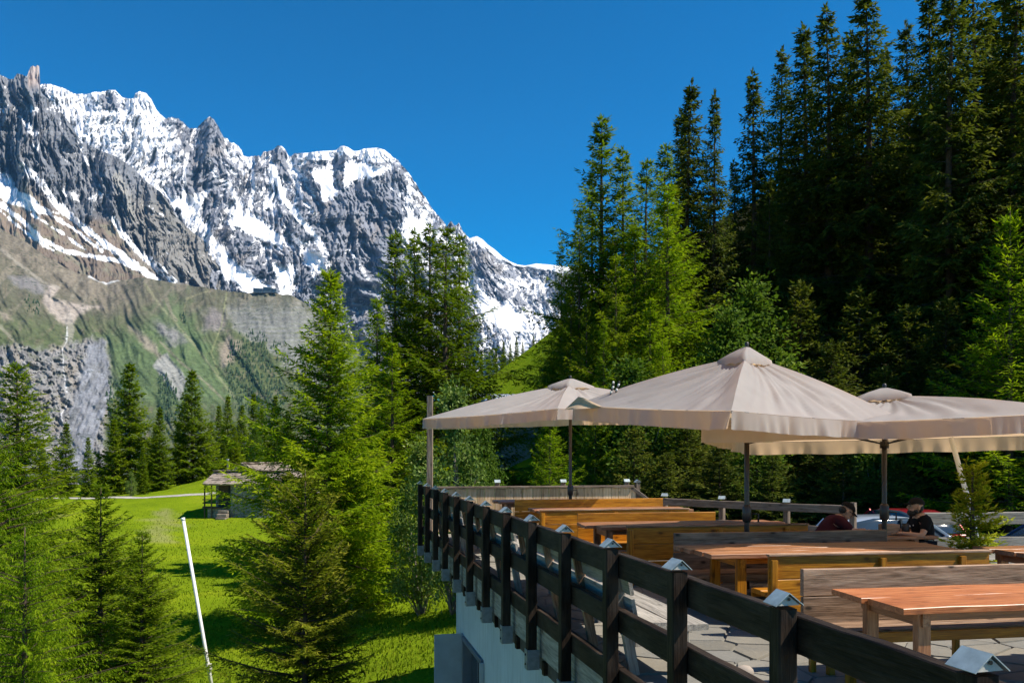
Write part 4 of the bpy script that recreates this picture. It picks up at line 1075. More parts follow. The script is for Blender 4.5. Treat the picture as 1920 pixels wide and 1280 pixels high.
# grey slatted bench built against the railing
for q, (s0, L, lab) in enumerate(((3.75, 3.9, 'weathered grey bench whose plank ends show behind the dark railing'), (7.8, 3.9, 'weathered grey bench behind the railing, beyond the first grey bench'), (11.85, 3.4, 'weathered grey bench behind the railing, next to the board fence'))):
    gb_ = rail_frame('slatted_bench', lab, 'bench', s0)
    for j, (i0, i1) in enumerate(((0.30, 0.55), (0.56, 0.82))):
        beam('seat_plank', (0.0 if j else 0.10, -(i0 + i1) / 2, 0.45), (L, -(i0 + i1) / 2, 0.45), i1 - i0, 0.055, w_grey, gb_, wob=0.006, seg=6, seed=q)
    for j, z in enumerate((0.60, 0.78, 0.95)):
        beam('back_board', (0.10, -0.235 + 0.03 * j, z), (L, -0.235 + 0.03 * j, z), 0.03, 0.155, w_grey, gb_, up=(0, 0.18, 1), wob=0.004, seg=4, seed=q + j)
    for s in (0.30, 1.35, 2.45, L - 0.3):
        beam('back_support', (s, -0.31, 0.02), (s + 0.02, -0.13, 1.0), 0.085, 0.055, w_grey if s < 0.5 else w_brown, gb_, up=(1, 0, 0), wob=0.003)
        beam('leg', (s, -0.74, 0.0), (s, -0.74, 0.42), 0.09, 0.07, w_grey, gb_)
        beam('cross_bearer', (s, -0.20, 0.385), (s, -0.80, 0.385), 0.07, 0.07, w_grey, gb_)
    beam('foot_board', (0.0, -0.62, 0.20), (0.9, -0.62, 0.20), 0.05, 0.16, w_grey, gb_, wob=0.004)

# tables and benches
TA = math.radians(9.5)
def make_table(X, Y, L, w, z, mat, leg_mat, label, boards=2, seed=1, ang=TA, left_over=0.25):
    o = empty('timber_table', (X, Y, 0), ang, label, 'table')
    rg = random.Random(seed)
    bw = w / boards
    for k in range(boards):
        st = rg.uniform(-0.05, 0.05) + (0.06 if k == 0 else 0.0)
        beam('top_plank', (st, bw * (k + 0.5), z - 0.022), (L + rg.uniform(-.05, .05), bw * (k + 0.5), z - 0.022), bw - 0.006, 0.045, mat, o, bevel=0.004, wob=0.004, seg=8, seed=seed + k)
    for x in (left_over, L - 0.3):
        for y in (0.10, w - 0.14):
            beam('leg', (x, y, 0.0), (x, y, z - 0.045), 0.105, 0.06, leg_mat, o, bevel=0.005)
        beam('bearer', (x + 0.001, 0.05, z - 0.10), (x + 0.001, w - 0.05, z - 0.10), 0.052, 0.10, leg_mat, o)
        beam('foot_rail', (x + 0.001, 0.12, 0.14), (x + 0.001, w - 0.16, 0.14), 0.045, 0.08, leg_mat, o)
    beam('side_apron', (left_over + 0.04, 0.16, z - 0.085), (L - 0.34, 0.16, z - 0.085), 0.035, 0.075, leg_mat, o)
    return o
def make_bench(X, Y, L, facing, zt, back_mat, seat_mat, label, seed=1, ang=TA):
    """facing 'here': seat on the near side of the backrest; 'away': back panel with battens on the near side"""
    o = empty('high_back_bench', (X, Y, 0), ang, label, 'bench')
    sg = -1 if facing == 'here' else 1
    h1 = 0.222; gap = 0.009
    for k in range(2):
        z = zt - h1 / 2 - k * (h1 + gap)
        beam('back_board', (0, 0, z), (L, 0, z), 0.045, h1, back_mat, o, bevel=0.005, wob=0.003, seg=6, seed=seed + k)
    if facing == 'away':
        beam('back_board', (0, 0, zt - 2.5 * h1 - 2 * gap), (L, 0, zt - 2.5 * h1 - 2 * gap), 0.045, h1, back_mat, o, seed=seed + 5)
        for x in (0.04, L * 0.5, L - 0.32):
            beam('batten', (x, -0.043, 0.02), (x, -0.043, zt - 0.035), 0.04, 0.065, seat_mat, o, up=(1, 0, 0))
        beam('top_strip', (-0.01, -0.008, zt + 0.011), (L + 0.01, -0.008, zt + 0.011), 0.075, 0.022, w_brown, o, wob=0.003, seg=6)
    else:
        for x in (0.12, L * 0.5, L - 0.12):
            beam('back_post', (x, 0.05, 0.0), (x, 0.05, zt - 0.05), 0.05, 0.05, seat_mat, o)
    for k in range(2):
        y = sg * (0.115 + 0.19 * k)
        beam('seat_plank', (0.02, y, 0.405), (L - 0.02, y, 0.405), 0.18, 0.045, back_mat, o, bevel=0.005, wob=0.003, seg=5, seed=seed + 9 + k)
    beam('seat_apron', (0.02, sg * 0.415, 0.375), (L - 0.02, sg * 0.415, 0.375), 0.032, 0.085, seat_mat, o, seed=seed)
    for x in (0.22, L - 0.3):
        beam('leg', (x, sg * 0.36, 0), (x, sg * 0.36, 0.38), 0.06, 0.08, seat_mat, o)
        beam('leg', (x, sg * 0.06, 0), (x, sg * 0.06, 0.38), 0.06, 0.055, seat_mat, o)
        beam('stretcher', (x, sg * 0.06, 0.16), (x, sg * 0.36, 0.16), 0.035, 0.05, seat_mat, o)
    return o
make_table(2.66, 5.86, 2.9, 0.86, 0.76, w_orange, w_table, 'table with a bright orange two plank top beside the grey brown high bench', 2, 3, left_over=0.24)
make_bench(2.40, 7.06, 2.9, 'here', 0.865, w_brown, w_gold, 'grey brown high bench of weathered planks behind the orange table', 4)
make_bench(2.53, 8.42, 2.42, 'away', 0.80, w_gold, w_gold, 'gold back panel bench standing back to back with the grey brown bench', 7)
make_table(2.02, 8.85, 2.95, 0.92, 0.76, w_table, w_gold, 'long plank table half in parasol shade, behind the nearest gold bench', 4, 11, left_over=0.42)
make_bench(1.93, 10.15, 2.75, 'here', 0.86, w_brown, w_brown, 'shaded brown high bench right in front of the middle parasol pole', 15)
make_bench(1.56, 11.55, 2.62, 'away', 0.80, w_gold, w_gold, 'gold back panel bench just behind the middle parasol pole', 18)
make_table(1.15, 12.0, 3.0, 0.88, 0.76, w_table, w_table, 'dark topped table behind the gold bench at the middle parasol pole', 3, 22)
make_bench(1.02, 13.25, 2.25, 'here', 0.865, w_gold, w_gold, 'light brown high bench two rows before the board fence, lit at one end', 26)
make_bench(0.48, 14.55, 2.65, 'away', 0.81, w_gold, w_gold, 'gold back panel bench two rows before the board fence', 29)
make_table(0.42, 15.0, 2.9, 0.85, 0.77, w_table, w_gold, 'red brown topped table one row before the board fence', 3, 33)
make_bench(0.05, 16.3, 2.95, 'here', 0.90, w_gold, w_gold, 'gold high bench in the last row before the board fence', 37)
make_table(-0.30, 17.55, 2.6, 0.8, 0.78, w_table, w_table, 'dark topped table right against the board fence', 3, 41)
make_table(5.36, 8.80, 2.2, 0.85, 0.76, w_table, w_table, 'reddish plank table beside the little potted spruce', 3, 44)
make_table(4.95, 11.72, 0.95, 0.75, 0.66, w_table, w_table, 'small table between the two seated men', 3, 47, ang=math.radians(4))

# far board fence
fo = empty('board_fence', (-1.80, 18.95, 0), math.radians(9.0), 'pale vertical board fence closing the far end of the terrace', 'fence')
x = 0.0; frg = random.Random(9); fi = 0
while x < 4.62:
    bw = frg.uniform(0.16, 0.27)
    beam('board', (x + bw / 2, 0, 0.03), (x + bw / 2, 0, 0.985 + frg.uniform(-.006, .004)), bw - 0.010, 0.028, w_pale, fo, up=(0, 1, 0), bevel=0.003, seed=fi)
    x += bw; fi += 1
beam('top_rail', (-0.05, -0.01, 1.012), (4.66, -0.01, 1.012), 0.12, 0.045, w_rail, fo, wob=0.004, seg=6)
for x in (1.50, 3.02, 4.52):
    p_ = beam('post', (x, 0.09, 0.0), (x, 0.09, 1.10), 0.10, 0.10, w_rail, fo)
    cap(p_, Matrix.Translation((x, 0.09, 1.175)) @ Matrix.Rotation(0, 4, 'Z'))
p_ = beam('post', (4.76, 0.02, 0.0), (4.76, 0.02, 1.09), 0.10, 0.10, w_rail, fo)
cap(p_, Matrix.Translation((4.76, 0.02, 1.165)) @ Matrix.Rotation(math.pi / 2, 4, 'Z'))
beam('brace', (4.62, 0.0, 0.98), (4.98, -0.1, 0.70), 0.06, 0.08, w_rail, fo)

# rear rail towards the car park
a, b = Vector((3.35, 18.6, 0)), Vector((6.17, 15.5, 0))
rd = (b - a); ang_ = math.atan2(rd.y, rd.x)
ro = empty('low_rail_fence', a, ang_, 'low old timber rail with metal capped posts in front of the dark undergrowth', 'fence')
RL_ = rd.length
beam('rail', (-0.1, 0, 0.72), (RL_ + 0.06, 0, 0.76), 0.10, 0.15, w_rail, ro, wob=0.006, seg=8)
beam('rail', (0, 0, 0.34), (RL_, 0, 0.36), 0.06, 0.14, w_rail, ro, wob=0.004, seg=8)
for k, u in enumerate((-0.02, 0.33, 0.68)):
    p_ = beam('post', (RL_ * u, 0.08, 0.0), (RL_ * u, 0.08, 0.80), 0.10, 0.10, w_rail, ro)
    cap(p_, Matrix.Translation((RL_ * u, 0.08, 0.90)) @ Matrix.Rotation(math.radians(20), 4, 'Z'))
beam('post', (RL_ - 0.02, 0.09, 0.0), (RL_ - 0.02, 0.09, 0.89), 0.10, 0.10, w_rail, ro)
r2 = empty('beam_fence', (6.85, 14.1, 0), math.radians(3), 'heavy two beam timber fence behind the little potted spruce', 'fence')
for z in (0.715, 0.31): beam('beam', (-0.08, 0, z), (4.2, 0, z + 0.01), 0.12, 0.19, w_grey, r2, wob=0.006, seg=6)
for x in (0.0, 2.05, 4.1): beam('post', (x, 0.11, 0.0), (x, 0.11, 0.80), 0.12, 0.09, w_rail, r2)

tag(beam('wooden_pole', (-1.80, 18.62, -0.4), (-1.79, 18.62, 3.03), 0.125, 0.125, w_rail, None, wob=0.004, seg=5), 'upright weathered wooden pole at the far corner of the railing', 'pole')

# ------------------------------------------------------------------ parasols
t = NT('parasol_canvas')
v = t.coords('Object'); n_ = t.noise(v, 3.0, 4, 0.6); n2_ = t.noise(v, 240, 2, 0.6)
cc = t.ramp(n_, [(0.3, (0.45, 0.44, 0.432)), (0.7, (0.515, 0.50, 0.492))])
bs_ = t.principled(cc, 0.85, t.bump(n2_, 0.05, 0.002)); bs_.inputs['Specular IOR Level'].default_value = 0.12
tr_ = t.node('ShaderNodeBsdfTranslucent', ins={'Color': (0.78, 0.54, 0.31, 1)})
mx_ = t.node('ShaderNodeMixShader', ins={0: 0.5, 1: bs_.outputs[0], 2: tr_.outputs[0]})
m_canvas = t.done(mx_)
m_pole = plain('parasol_pole_brown', (0.035, 0.028, 0.025), 0.4, 0.1, 8, metallic=0.2)

def parasol(label, xy, corners, apex, drop, seed, base_r=0.30):
    o = empty('parasol', (xy[0], xy[1], 0), 0, label, 'parasol', 'beige square parasols on the terrace')
    A = np.array([0, 0, apex])
    C = [np.array(c, float) for c in corners]
    NF, NR = 64, 20
    V, Fc, VV, FV = [], [], [], []
    for e in range(4):
        c0, c1 = C[e], C[(e + 1) % 4]
        b0 = len(V)
        for i in range(NF + 1):
            f = i / NF
            E = c0 + (c1 - c0) * f
            inn = 4 * f * (1 - f)
            Eo = E.copy(); Eo[:2] *= (1 - 0.035 * inn); Eo[2] -= 0.015 * inn
            nrm = np.array([Eo[0], Eo[1], 0]); nrm /= np.linalg.norm(nrm)
            for j in range(NR + 1):
                r = 0.13 + 0.87 * j / NR
                p = A + (Eo - A) * r
                p[2] -= 0.11 * inn * math.sin(math.pi * min(1, r)) ** 0.8
                p[2] += 0.055 * math.sin(math.pi * r)
                wr = noise2(f * 15 + e * 31.7 + r * 3.0, r * 2.2 + seed) * 0.042 + noise2(f * 36 + e * 11 + r * 9, r * 2.5 + seed * 2) * 0.020
                p = p + (nrm * 0.4 + np.array([0, 0, 0.9])) * float(wr) * min(1, 6 * f * (1 - f) + .1) * (0.3 + r) * (1 - r ** 8)
                V.append(p)
        for i in range(NF):
            for j in range(NR):
                q = b0 + i * (NR + 1) + j
                Fc.append((q, q + NR + 1, q + NR + 2, q + 1))
        # valance
        M_ = NF * 2; bv = len(VV)
        for i in range(M_ + 1):
            f = i / M_
            inn = 4 * f * (1 - f)
            E = c0 + (c1 - c0) * f; E[:2] *= (1 - 0.035 * inn); E[2] -= 0.015 * inn
            out = np.array([(c1 - c0)[1], -(c1 - c0)[0], 0]); out /= np.linalg.norm(out)
            if np.dot(out, [E[0], E[1], 0]) < 0: out = -out
            rip = float(noise2(f * 26 + e * 5.3, seed * 1.7)) * 0.05 + float(noise2(f * 9 + e * 2.3, seed * 2.9 + 4)) * 0.07
            dd = drop * (1 + 0.10 * float(noise2(f * 6 + e * 3.1, seed + 8.8)))
            for j in range(5):
                g_ = j / 4
                VV.append(E + out * (0.004 + (rip + 0.012) * g_) + np.array([0, 0, -0.004 - dd * g_]))
        for i in range(M_):
            for j in range(4):
                q = bv + i * 5 + j
                FV.append((q, q + 1, q + 6, q + 5))
    can = obj('canopy', mesh_np('canopy', V, Fc, True), m_canvas, o)
    obj('valance', mesh_np('valance', VV, FV, True), m_canvas, o)
    # vent on top
    TV, TF = [], []
    K = 48
    for i in range(K):
        an = 2 * math.pi * i / K
        e = int(i / (K / 4)); f = (i % (K // 4)) / (K / 4)
        E = (C[e] + (C[(e + 1) % 4] - C[e]) * f) - A
        for j, r in enumerate((0.02, 0.09, 0.158, 0.166)):
            p = A + E * r + np.array([0, 0, 0.085 - 0.07 * (r / 0.166) ** 1.5 + 0.03 + (-0.05 if j == 3 else 0)])
            if j >= 2: p[2] += 0.035 * float(noise2(f * 4 + e * 7.7, seed * 3.3 + j * .1))
            if j == 1: p[2] += 0.012 * float(noise2(f * 3 + e * 7.7, seed * 5.3))
            TV.append(p)
    for i in range(K):
        for j in range(3):
            TF.append((i * 4 + j, ((i + 1) % K) * 4 + j, ((i + 1) % K) * 4 + j + 1, i * 4 + j + 1))
    obj('vent', mesh_np('vent', TV, TF, True), m_canvas, can)
    tube('finial', [(0, 0, apex + 0.05), (0, 0, apex + 0.15), (0, 0, apex + 0.165)], [0.02, 0.028, 0.012], m_pole, o, 10)
    po = tube('pole', [(0, 0, 0.0), (0, 0, 1.0), (0, 0, apex + 0.04)], [0.036, 0.033, 0.03], m_pole, o, 14)
    tube('crank_housing', [(0, 0, 0.94), (0, 0, 0.97), (0, 0, 1.13), (0, 0, 1.16)], [0.036, 0.058, 0.058, 0.036], m_pole, po, 12)
    tube('crank_handle', [(0.05, -0.02, 1.05), (0.13, -0.05, 1.05), (0.13, -0.05, 0.95)], [0.009, 0.009, 0.012], m_pole, po, 6)
    hub = np.array([0, 0, apex - 0.16]); sl = np.array([0, 0, apex - 0.62])
    tube('hub', [(0, 0, apex - 0.21), (0, 0, apex - 0.12)], [0.055, 0.055], m_pole, o, 10)
    tube('slider', [(0, 0, apex - 0.67), (0, 0, apex - 0.58)], [0.055, 0.055], m_pole, o, 10)
    for e in range(4):
        for tgt in (C[e], (C[e] + C[(e + 1) % 4]) / 2 * 0.965):
            tip = A + (tgt - A) * 0.985; tip[2] -= 0.03
            rb = tube('rib', [hub, (hub + tip) / 2 + [0, 0, 0.01], tip], 0.011, m_pole, o, 6)
            mid = hub + (tip - hub) * 0.52; mid[2] -= 0.012
            tube('strut', [sl, mid], 0.008, m_pole, rb, 6)
    box('foot_plate', (0.55, 0.55, 0.09), (0, 0, 0.062), m_stain, o, bevel=0.02)
    return o
parasol('beige parasol nearest the far board fence, its corner reaching the wooden pole', (1.16, 16.95), [(-0.38, -2.30, 2.56), (3.0, 0.35, 2.60), (0.38, 1.6, 2.58), (-2.85, -0.75, 2.44)], 3.16, 0.19, 1)
mid_par = parasol('large middle beige parasol standing in front of the two others', (2.95, 10.72), [(-0.74, -2.12, 2.245), (1.80, -0.55, 2.17), (0.72, 1.92, 2.30), (-2.12, 0.82, 2.45)], 3.04, 0.19, 2)
parasol('low beige parasol shading the two seated men, tilted backwards', (4.80, 11.0), [(-2.49, -0.60, 2.13), (1.13, -2.30, 2.24), (2.49, 0.60, 2.05), (-1.13, 2.30, 1.97)], 2.54, 0.19, 3)

# a corner of the middle canopy has flipped up and shows its tan inside
fl_v, fl_f = [], []
q0, q1, q2 = P(1058, 768, 11.25), P(1086, 742, 11.2), P(1134, 764, 10.95)
for i in range(9):
    for j in range(9):
        u, w_ = i / 8, j / 8
        e_ = q0.lerp(q2, u); top_ = q0.lerp(q1, min(1, u / 0.4)) if u < 0.4 else q1.lerp(q2, (u - 0.4) / 0.6)
        pt_ = e_.lerp(top_, w_) + Vector((0, -0.05 * math.sin(math.pi * u) * (1 - w_) - 0.02 * math.sin(w_ * 5 + u * 6), 0)) - Vector((2.95, 10.72, 0))
        fl_v.append(tuple(pt_))
for i in range(8):
    for j in range(8): fl_f.append((i * 9 + j, (i + 1) * 9 + j, (i + 1) * 9 + j + 1, i * 9 + j + 1))
t = NT('canvas_inside'); nn_ = t.noise(t.coords('Object'), 6, 4)
obj('corner_flap', mesh_np('corner_flap', fl_v, fl_f, True), t.done(t.principled(t.ramp(nn_, [(0.3, (0.40, 0.28, 0.17)), (0.7, (0.50, 0.36, 0.23))]), 0.85)), mid_par)

# striped cord lashing two parasols together
m_cordb = plain('cord_black', (0.02, 0.02, 0.02), 0.8); m_cordw = plain('cord_white', (0.7, 0.68, 0.62), 0.8)
c0 = P(1154, 722, 11.3)
co = empty('lashing_cord', c0, 0, 'black and white cord lashing the left parasol to the middle one', 'cord')
for q, dx in enumerate((-0.035, 0.035)):
    for k in range(9):
        z0 = 0.05 - 0.032 * k
        tube('cord_piece', [(dx + 0.012 * math.sin(k * .9 + q) - 0.004 * k, -0.03, z0), (dx + 0.012 * math.sin((k + 1) * .9 + q) - 0.004 * (k + 1), -0.03, z0 - 0.032)], 0.014, m_cordb if (k + q) % 2 else m_cordw, co, 6)
# ------------------------------------------------------------------ stone hut on the meadow
t = NT('dry_stone')
v = t.coords('Object', (1, 1, 1.7)); vo = t.node('ShaderNodeTexVoronoi', ins={'Vector': v, 'Scale': 2.6})
vd = t.node('ShaderNodeTexVoronoi', feature='DISTANCE_TO_EDGE', ins={'Vector': v, 'Scale': 2.6}); n_ = t.noise(v, 7, 5, 0.6)
cc = t.ramp(vo.outputs['Color'], [(0.0, (0.16, 0.155, 0.14)), (0.5, (0.25, 0.235, 0.21)), (1.0, (0.33, 0.315, 0.285))])
cc = t.mix(t.ramp(vd.outputs['Distance'], [(0.0, 1.0), (0.06, 0.0)]), cc, (0.07, 0.065, 0.055))
m_stone = t.done(t.principled(cc, 0.9, t.bump(t.math('ADD', vd.outputs['Distance'], n_), 0.6, 0.08)))
m_slab = plain('roof_slab_stone', (0.25, 0.21, 0.175), 0.9, 0.55, 1.6, bump=0.4, spec=0.1)
w_hut = wood('hut_timber', (0.05, 0.035, 0.025), (0.10, 0.07, 0.05), (0.17, 0.125, 0.09), 0.8, 0.3, spec=0.1)
def slab_roof(name, L, run, rise, seed, parent, loc, over=0.35, both=True):
    """two pitches of overlapping stone slabs, ridge along X"""
    rg = random.Random(seed); bm = bmesh.new()
    a = math.atan2(rise, run); SL = math.hypot(run, rise) + over
    for sg in ((-1, 1) if both else (-1,)):
        bm_box(bm, (L + over * 1.6, SL, 0.10), (0, sg * math.cos(a) * SL / 2, -math.sin(a) * SL / 2 - 0.07), Matrix.Rotation(-sg * a, 4, 'X'))
        rows = int(SL / 0.42)
        for r in range(rows + 1):
            d = SL - r * 0.42 - 0.2
            x = -L / 2 - over * .8
            while x < L / 2 + over * .7:
                w = rg.uniform(0.35, 0.75)
                bm_box(bm, (w - 0.03, 0.62, 0.055), (x + w / 2, sg * math.cos(a) * d, -math.sin(a) * d + 0.02 + rg.uniform(0, .03)), Matrix.Rotation(-sg * (a - 0.07 + rg.uniform(-.04, .04)), 4, 'X') @ Matrix.Rotation(rg.uniform(-.12, .12), 4, 'Z'), jitter=0.03, rng=rg)
                x += w
    for k in range(int(L / 0.6)):
        bm_box(bm, (0.62, 0.5, 0.06), (-L / 2 + 0.3 + k * 0.6, 0, 0.10 + rg.uniform(-.02, .03)), None, jitter=0.03, rng=rg)
    return tag(obj(name, bm_mesh(name, bm), m_slab, parent, loc), kind='stuff')
hx, hy = (440 - CX) / F * 74, 74.0
hz = tz(hx, hy)
ht = empty('stone_hut', (hx, hy, hz), math.radians(-4), 'old stone hut with a slab roof and dark open porch on the meadow', 'hut')
def hb(name, x0, x1, y0, y1, z0, z1, m, par=None): return box(name, (x1 - x0, y1 - y0, z1 - z0), ((x0 + x1) / 2, (y0 + y1) / 2, (z0 + z1) / 2), m, par or ht, bevel=0.02)
hb('wall', 0.45, 4.4, -2.0, -1.6, -0.6, 2.75, m_stone)
hb('wall', -1.55, 4.4, 1.6, 2.0, -0.6, 2.75, m_stone)
hb('wall', 4.0, 4.39, -1.59, 1.59, -0.6, 2.75, m_stone)
hb('wall', -1.55, -1.2, -0.3, 1.59, -0.6, 2.75, m_stone)
hb('plinth', -1.55, 0.44, -2.0, 1.58, -0.9, 0.62, m_stone)
hb('porch_back', -1.19, 0.44, -0.6, -0.5, 0.62, 2.74, w_hut)
dd_ = hb('door', -0.30, 0.36, -0.68, -0.602, 0.64, 2.45, m_dark)  # near-black slab paints in the darkness of the open doorway
for x in (-1.75, -1.15): beam('porch_post', (x, -2.1, -0.2), (x, -2.1, 2.7), 0.10, 0.10, w_hut, ht)
for z in (0.75, 1.05, 1.35): beam('porch_rail', (-1.95, -2.06, z), (-0.6, -2.06, z), 0.05, 0.09, w_hut, ht)
hb('porch_floor', -1.95, 0.43, -2.15, -0.61, 0.622, 0.70, w_hut)
for k in range(5): hb('step', -0.45, 0.40, -2.45 - 0.28 * (4 - k) , -2.17, -0.75 + 0.28 * k - 0.14, -0.75 + 0.28 * k + 0.10, m_slab)
slab_roof('roof', 6.0, 2.2, 0.85, 5, ht, (1.35, 0, 3.60), over=0.2)
fl_ = tube('flue_pipe', [(-0.75, 0.3, 3.6), (-0.75, 0.3, 4.6), (-0.75, 0.3, 4.75)], [0.07, 0.07, 0.16], m_steel, ht, 8)
hx2, hy2 = (492 - CX) / F * 80, 80.0
h2 = empty('stone_hut', (hx2, hy2, tz(hx2, hy2) - 0.7), math.radians(65), 'second stone hut showing only its slab roof behind the first hut', 'hut')
box('wall', (4.2, 3.8, 3.6), (0, 0, 1.0), m_stone, h2, bevel=0.03)
slab_roof('roof', 4.8, 2.2, 1.1, 8, h2, (0, 0, 3.9))

# grey shed behind the left parasol
m_shed = plain('shed_grey_cladding', (0.30, 0.335, 0.34), 0.7, 0.12, 0.8)
m_shroof = plain('shed_pale_metal_roof', (0.50, 0.57, 0.63), 0.35, 0.08, 0.6, metallic=0.2)
sz_ = 1.2
sd = empty('grey_shed', (1.6, 61, sz_), math.radians(6), 'grey clad shed with a pale metal roof among the trees behind the left parasol', 'shed')
box('wall', (9.4, 5.6, 5.2), (0, 0, 0.9), m_shed, sd, bevel=0.02)
for k in range(18): box('cladding_board', (0.44, 0.03, 5.1), (-4.55 + k * 0.535, -2.818, 0.9), m_shed, sd, bevel=0.01)
for sg in (-1, 1): box('roof', (10.2, 3.5, 0.10), (0, sg * 1.58, 4.05), m_shroof, sd, rot=(-sg * 0.30, 0, 0), bevel=0.01)
wd = box('window', (0.9, 0.06, 1.2), (3.4, -2.86, 2.0), m_gable, sd, bevel=0.01)
box('pane', (0.72, 0.02, 1.0), (0, -0.042, 0), m_glass, wd, bevel=0.004)

# ------------------------------------------------------------------ poles, stone, potted spruce
m_white = plain('white_paint', (0.78, 0.78, 0.76), 0.5, 0.06, 6)
bx_, by_ = (400 - CX) / F * 24, 24.0
zb_ = tz(bx_, by_)
p_top = P(343, 970, 24.4)
wp = empty('white_pole', (bx_, by_, zb_), 0, 'thin white pole leaning over the meadow', 'pole')
base_v = Vector((bx_, by_, zb_ - 0.3)); dv = p_top - base_v
tube('shaft', [base_v - Vector((bx_, by_, zb_)), base_v + dv * 0.3 - Vector((bx_, by_, zb_)), p_top - Vector((bx_, by_, zb_))], [0.055, 0.05, 0.045], m_white, wp, 8)
q_ = P(392, 1250, 24) - Vector((bx_, by_, zb_))
tube('clamp', [q_ - dv.normalized() * 0.09, q_ + dv.normalized() * 0.09], 0.085, m_gable, wp, 8)
q_ = P(343, 972, 24.4) - Vector((bx_, by_, zb_))
tube('end_collar', [q_ - dv.normalized() * 0.06, q_ + dv.normalized() * 0.03], 0.058, m_white, wp, 8)

pp_ = Vector((5.43, 10.06, 0.0))
pt = empty('potted_spruce', pp_, 0, 'little yellow green spruce in a pot between the terrace tables', 'potted plant')
S_pot = conifer('pot_spruce', 611, 1.12, 0.40, 0.04, 0.085, 7, 0.045, 0.05, 0.075, 0.012, (-0.05, 0.8), 0.2, 0.05, 0.0, 1.15, 0.25, None, foliage_mat('potted_needles', (0.09, 0.12, 0.006), (0.24, 0.30, 0.012), (0.46, 0.48, 0.05), 0.4), 0.05)
obj('trunk', S_pot['trunk'], None, pt, (0, 0, 0.50)); obj('crown', S_pot['crown'], None, pt, (0, 0, 0.50))
tube('pot', [(0, 0, 0.02), (0, 0, 0.5), (0, 0, 0.54), (0, 0, 0.50)], [0.22, 0.30, 0.31, 0.27], plain('terracotta', (0.30, 0.12, 0.06), 0.8), pt, 20)
tube('soil', [(0, 0, 0.46), (0, 0, 0.505)], [0.26, 0.265], m_stain, pt, 16)
a_, b_ = P(1788, 838, 11.25), P(1822, 960, 11.25)
tag(tube('white_tube', [Vector((b_.x + (b_.x - a_.x) * 0.75, 11.25, 0.02)), b_, a_ + (a_ - b_) * 0.15], 0.032, m_white, None, 10), 'white tube leaning upwards behind the little potted spruce', 'pole')
bm = bmesh.new(); bmesh.ops.create_icosphere(bm, subdivisions=2, radius=0.075)
for v_ in bm.verts: v_.co = Vector((v_.co.x * 1.2, v_.co.y * .9, v_.co.z * .75)) * (1 + 0.16 * float(noise2(v_.co.x * 14, v_.co.y * 14 + v_.co.z * 9, 3)))
st_p = P(1394, 1207, 6.9)
tag(obj('field_stone', bm_mesh('field_stone', bm, True), m_slab, None, (st_p.x, 6.9, 0.055)), 'round stone lying on the terrace floor behind the railing', 'stone')

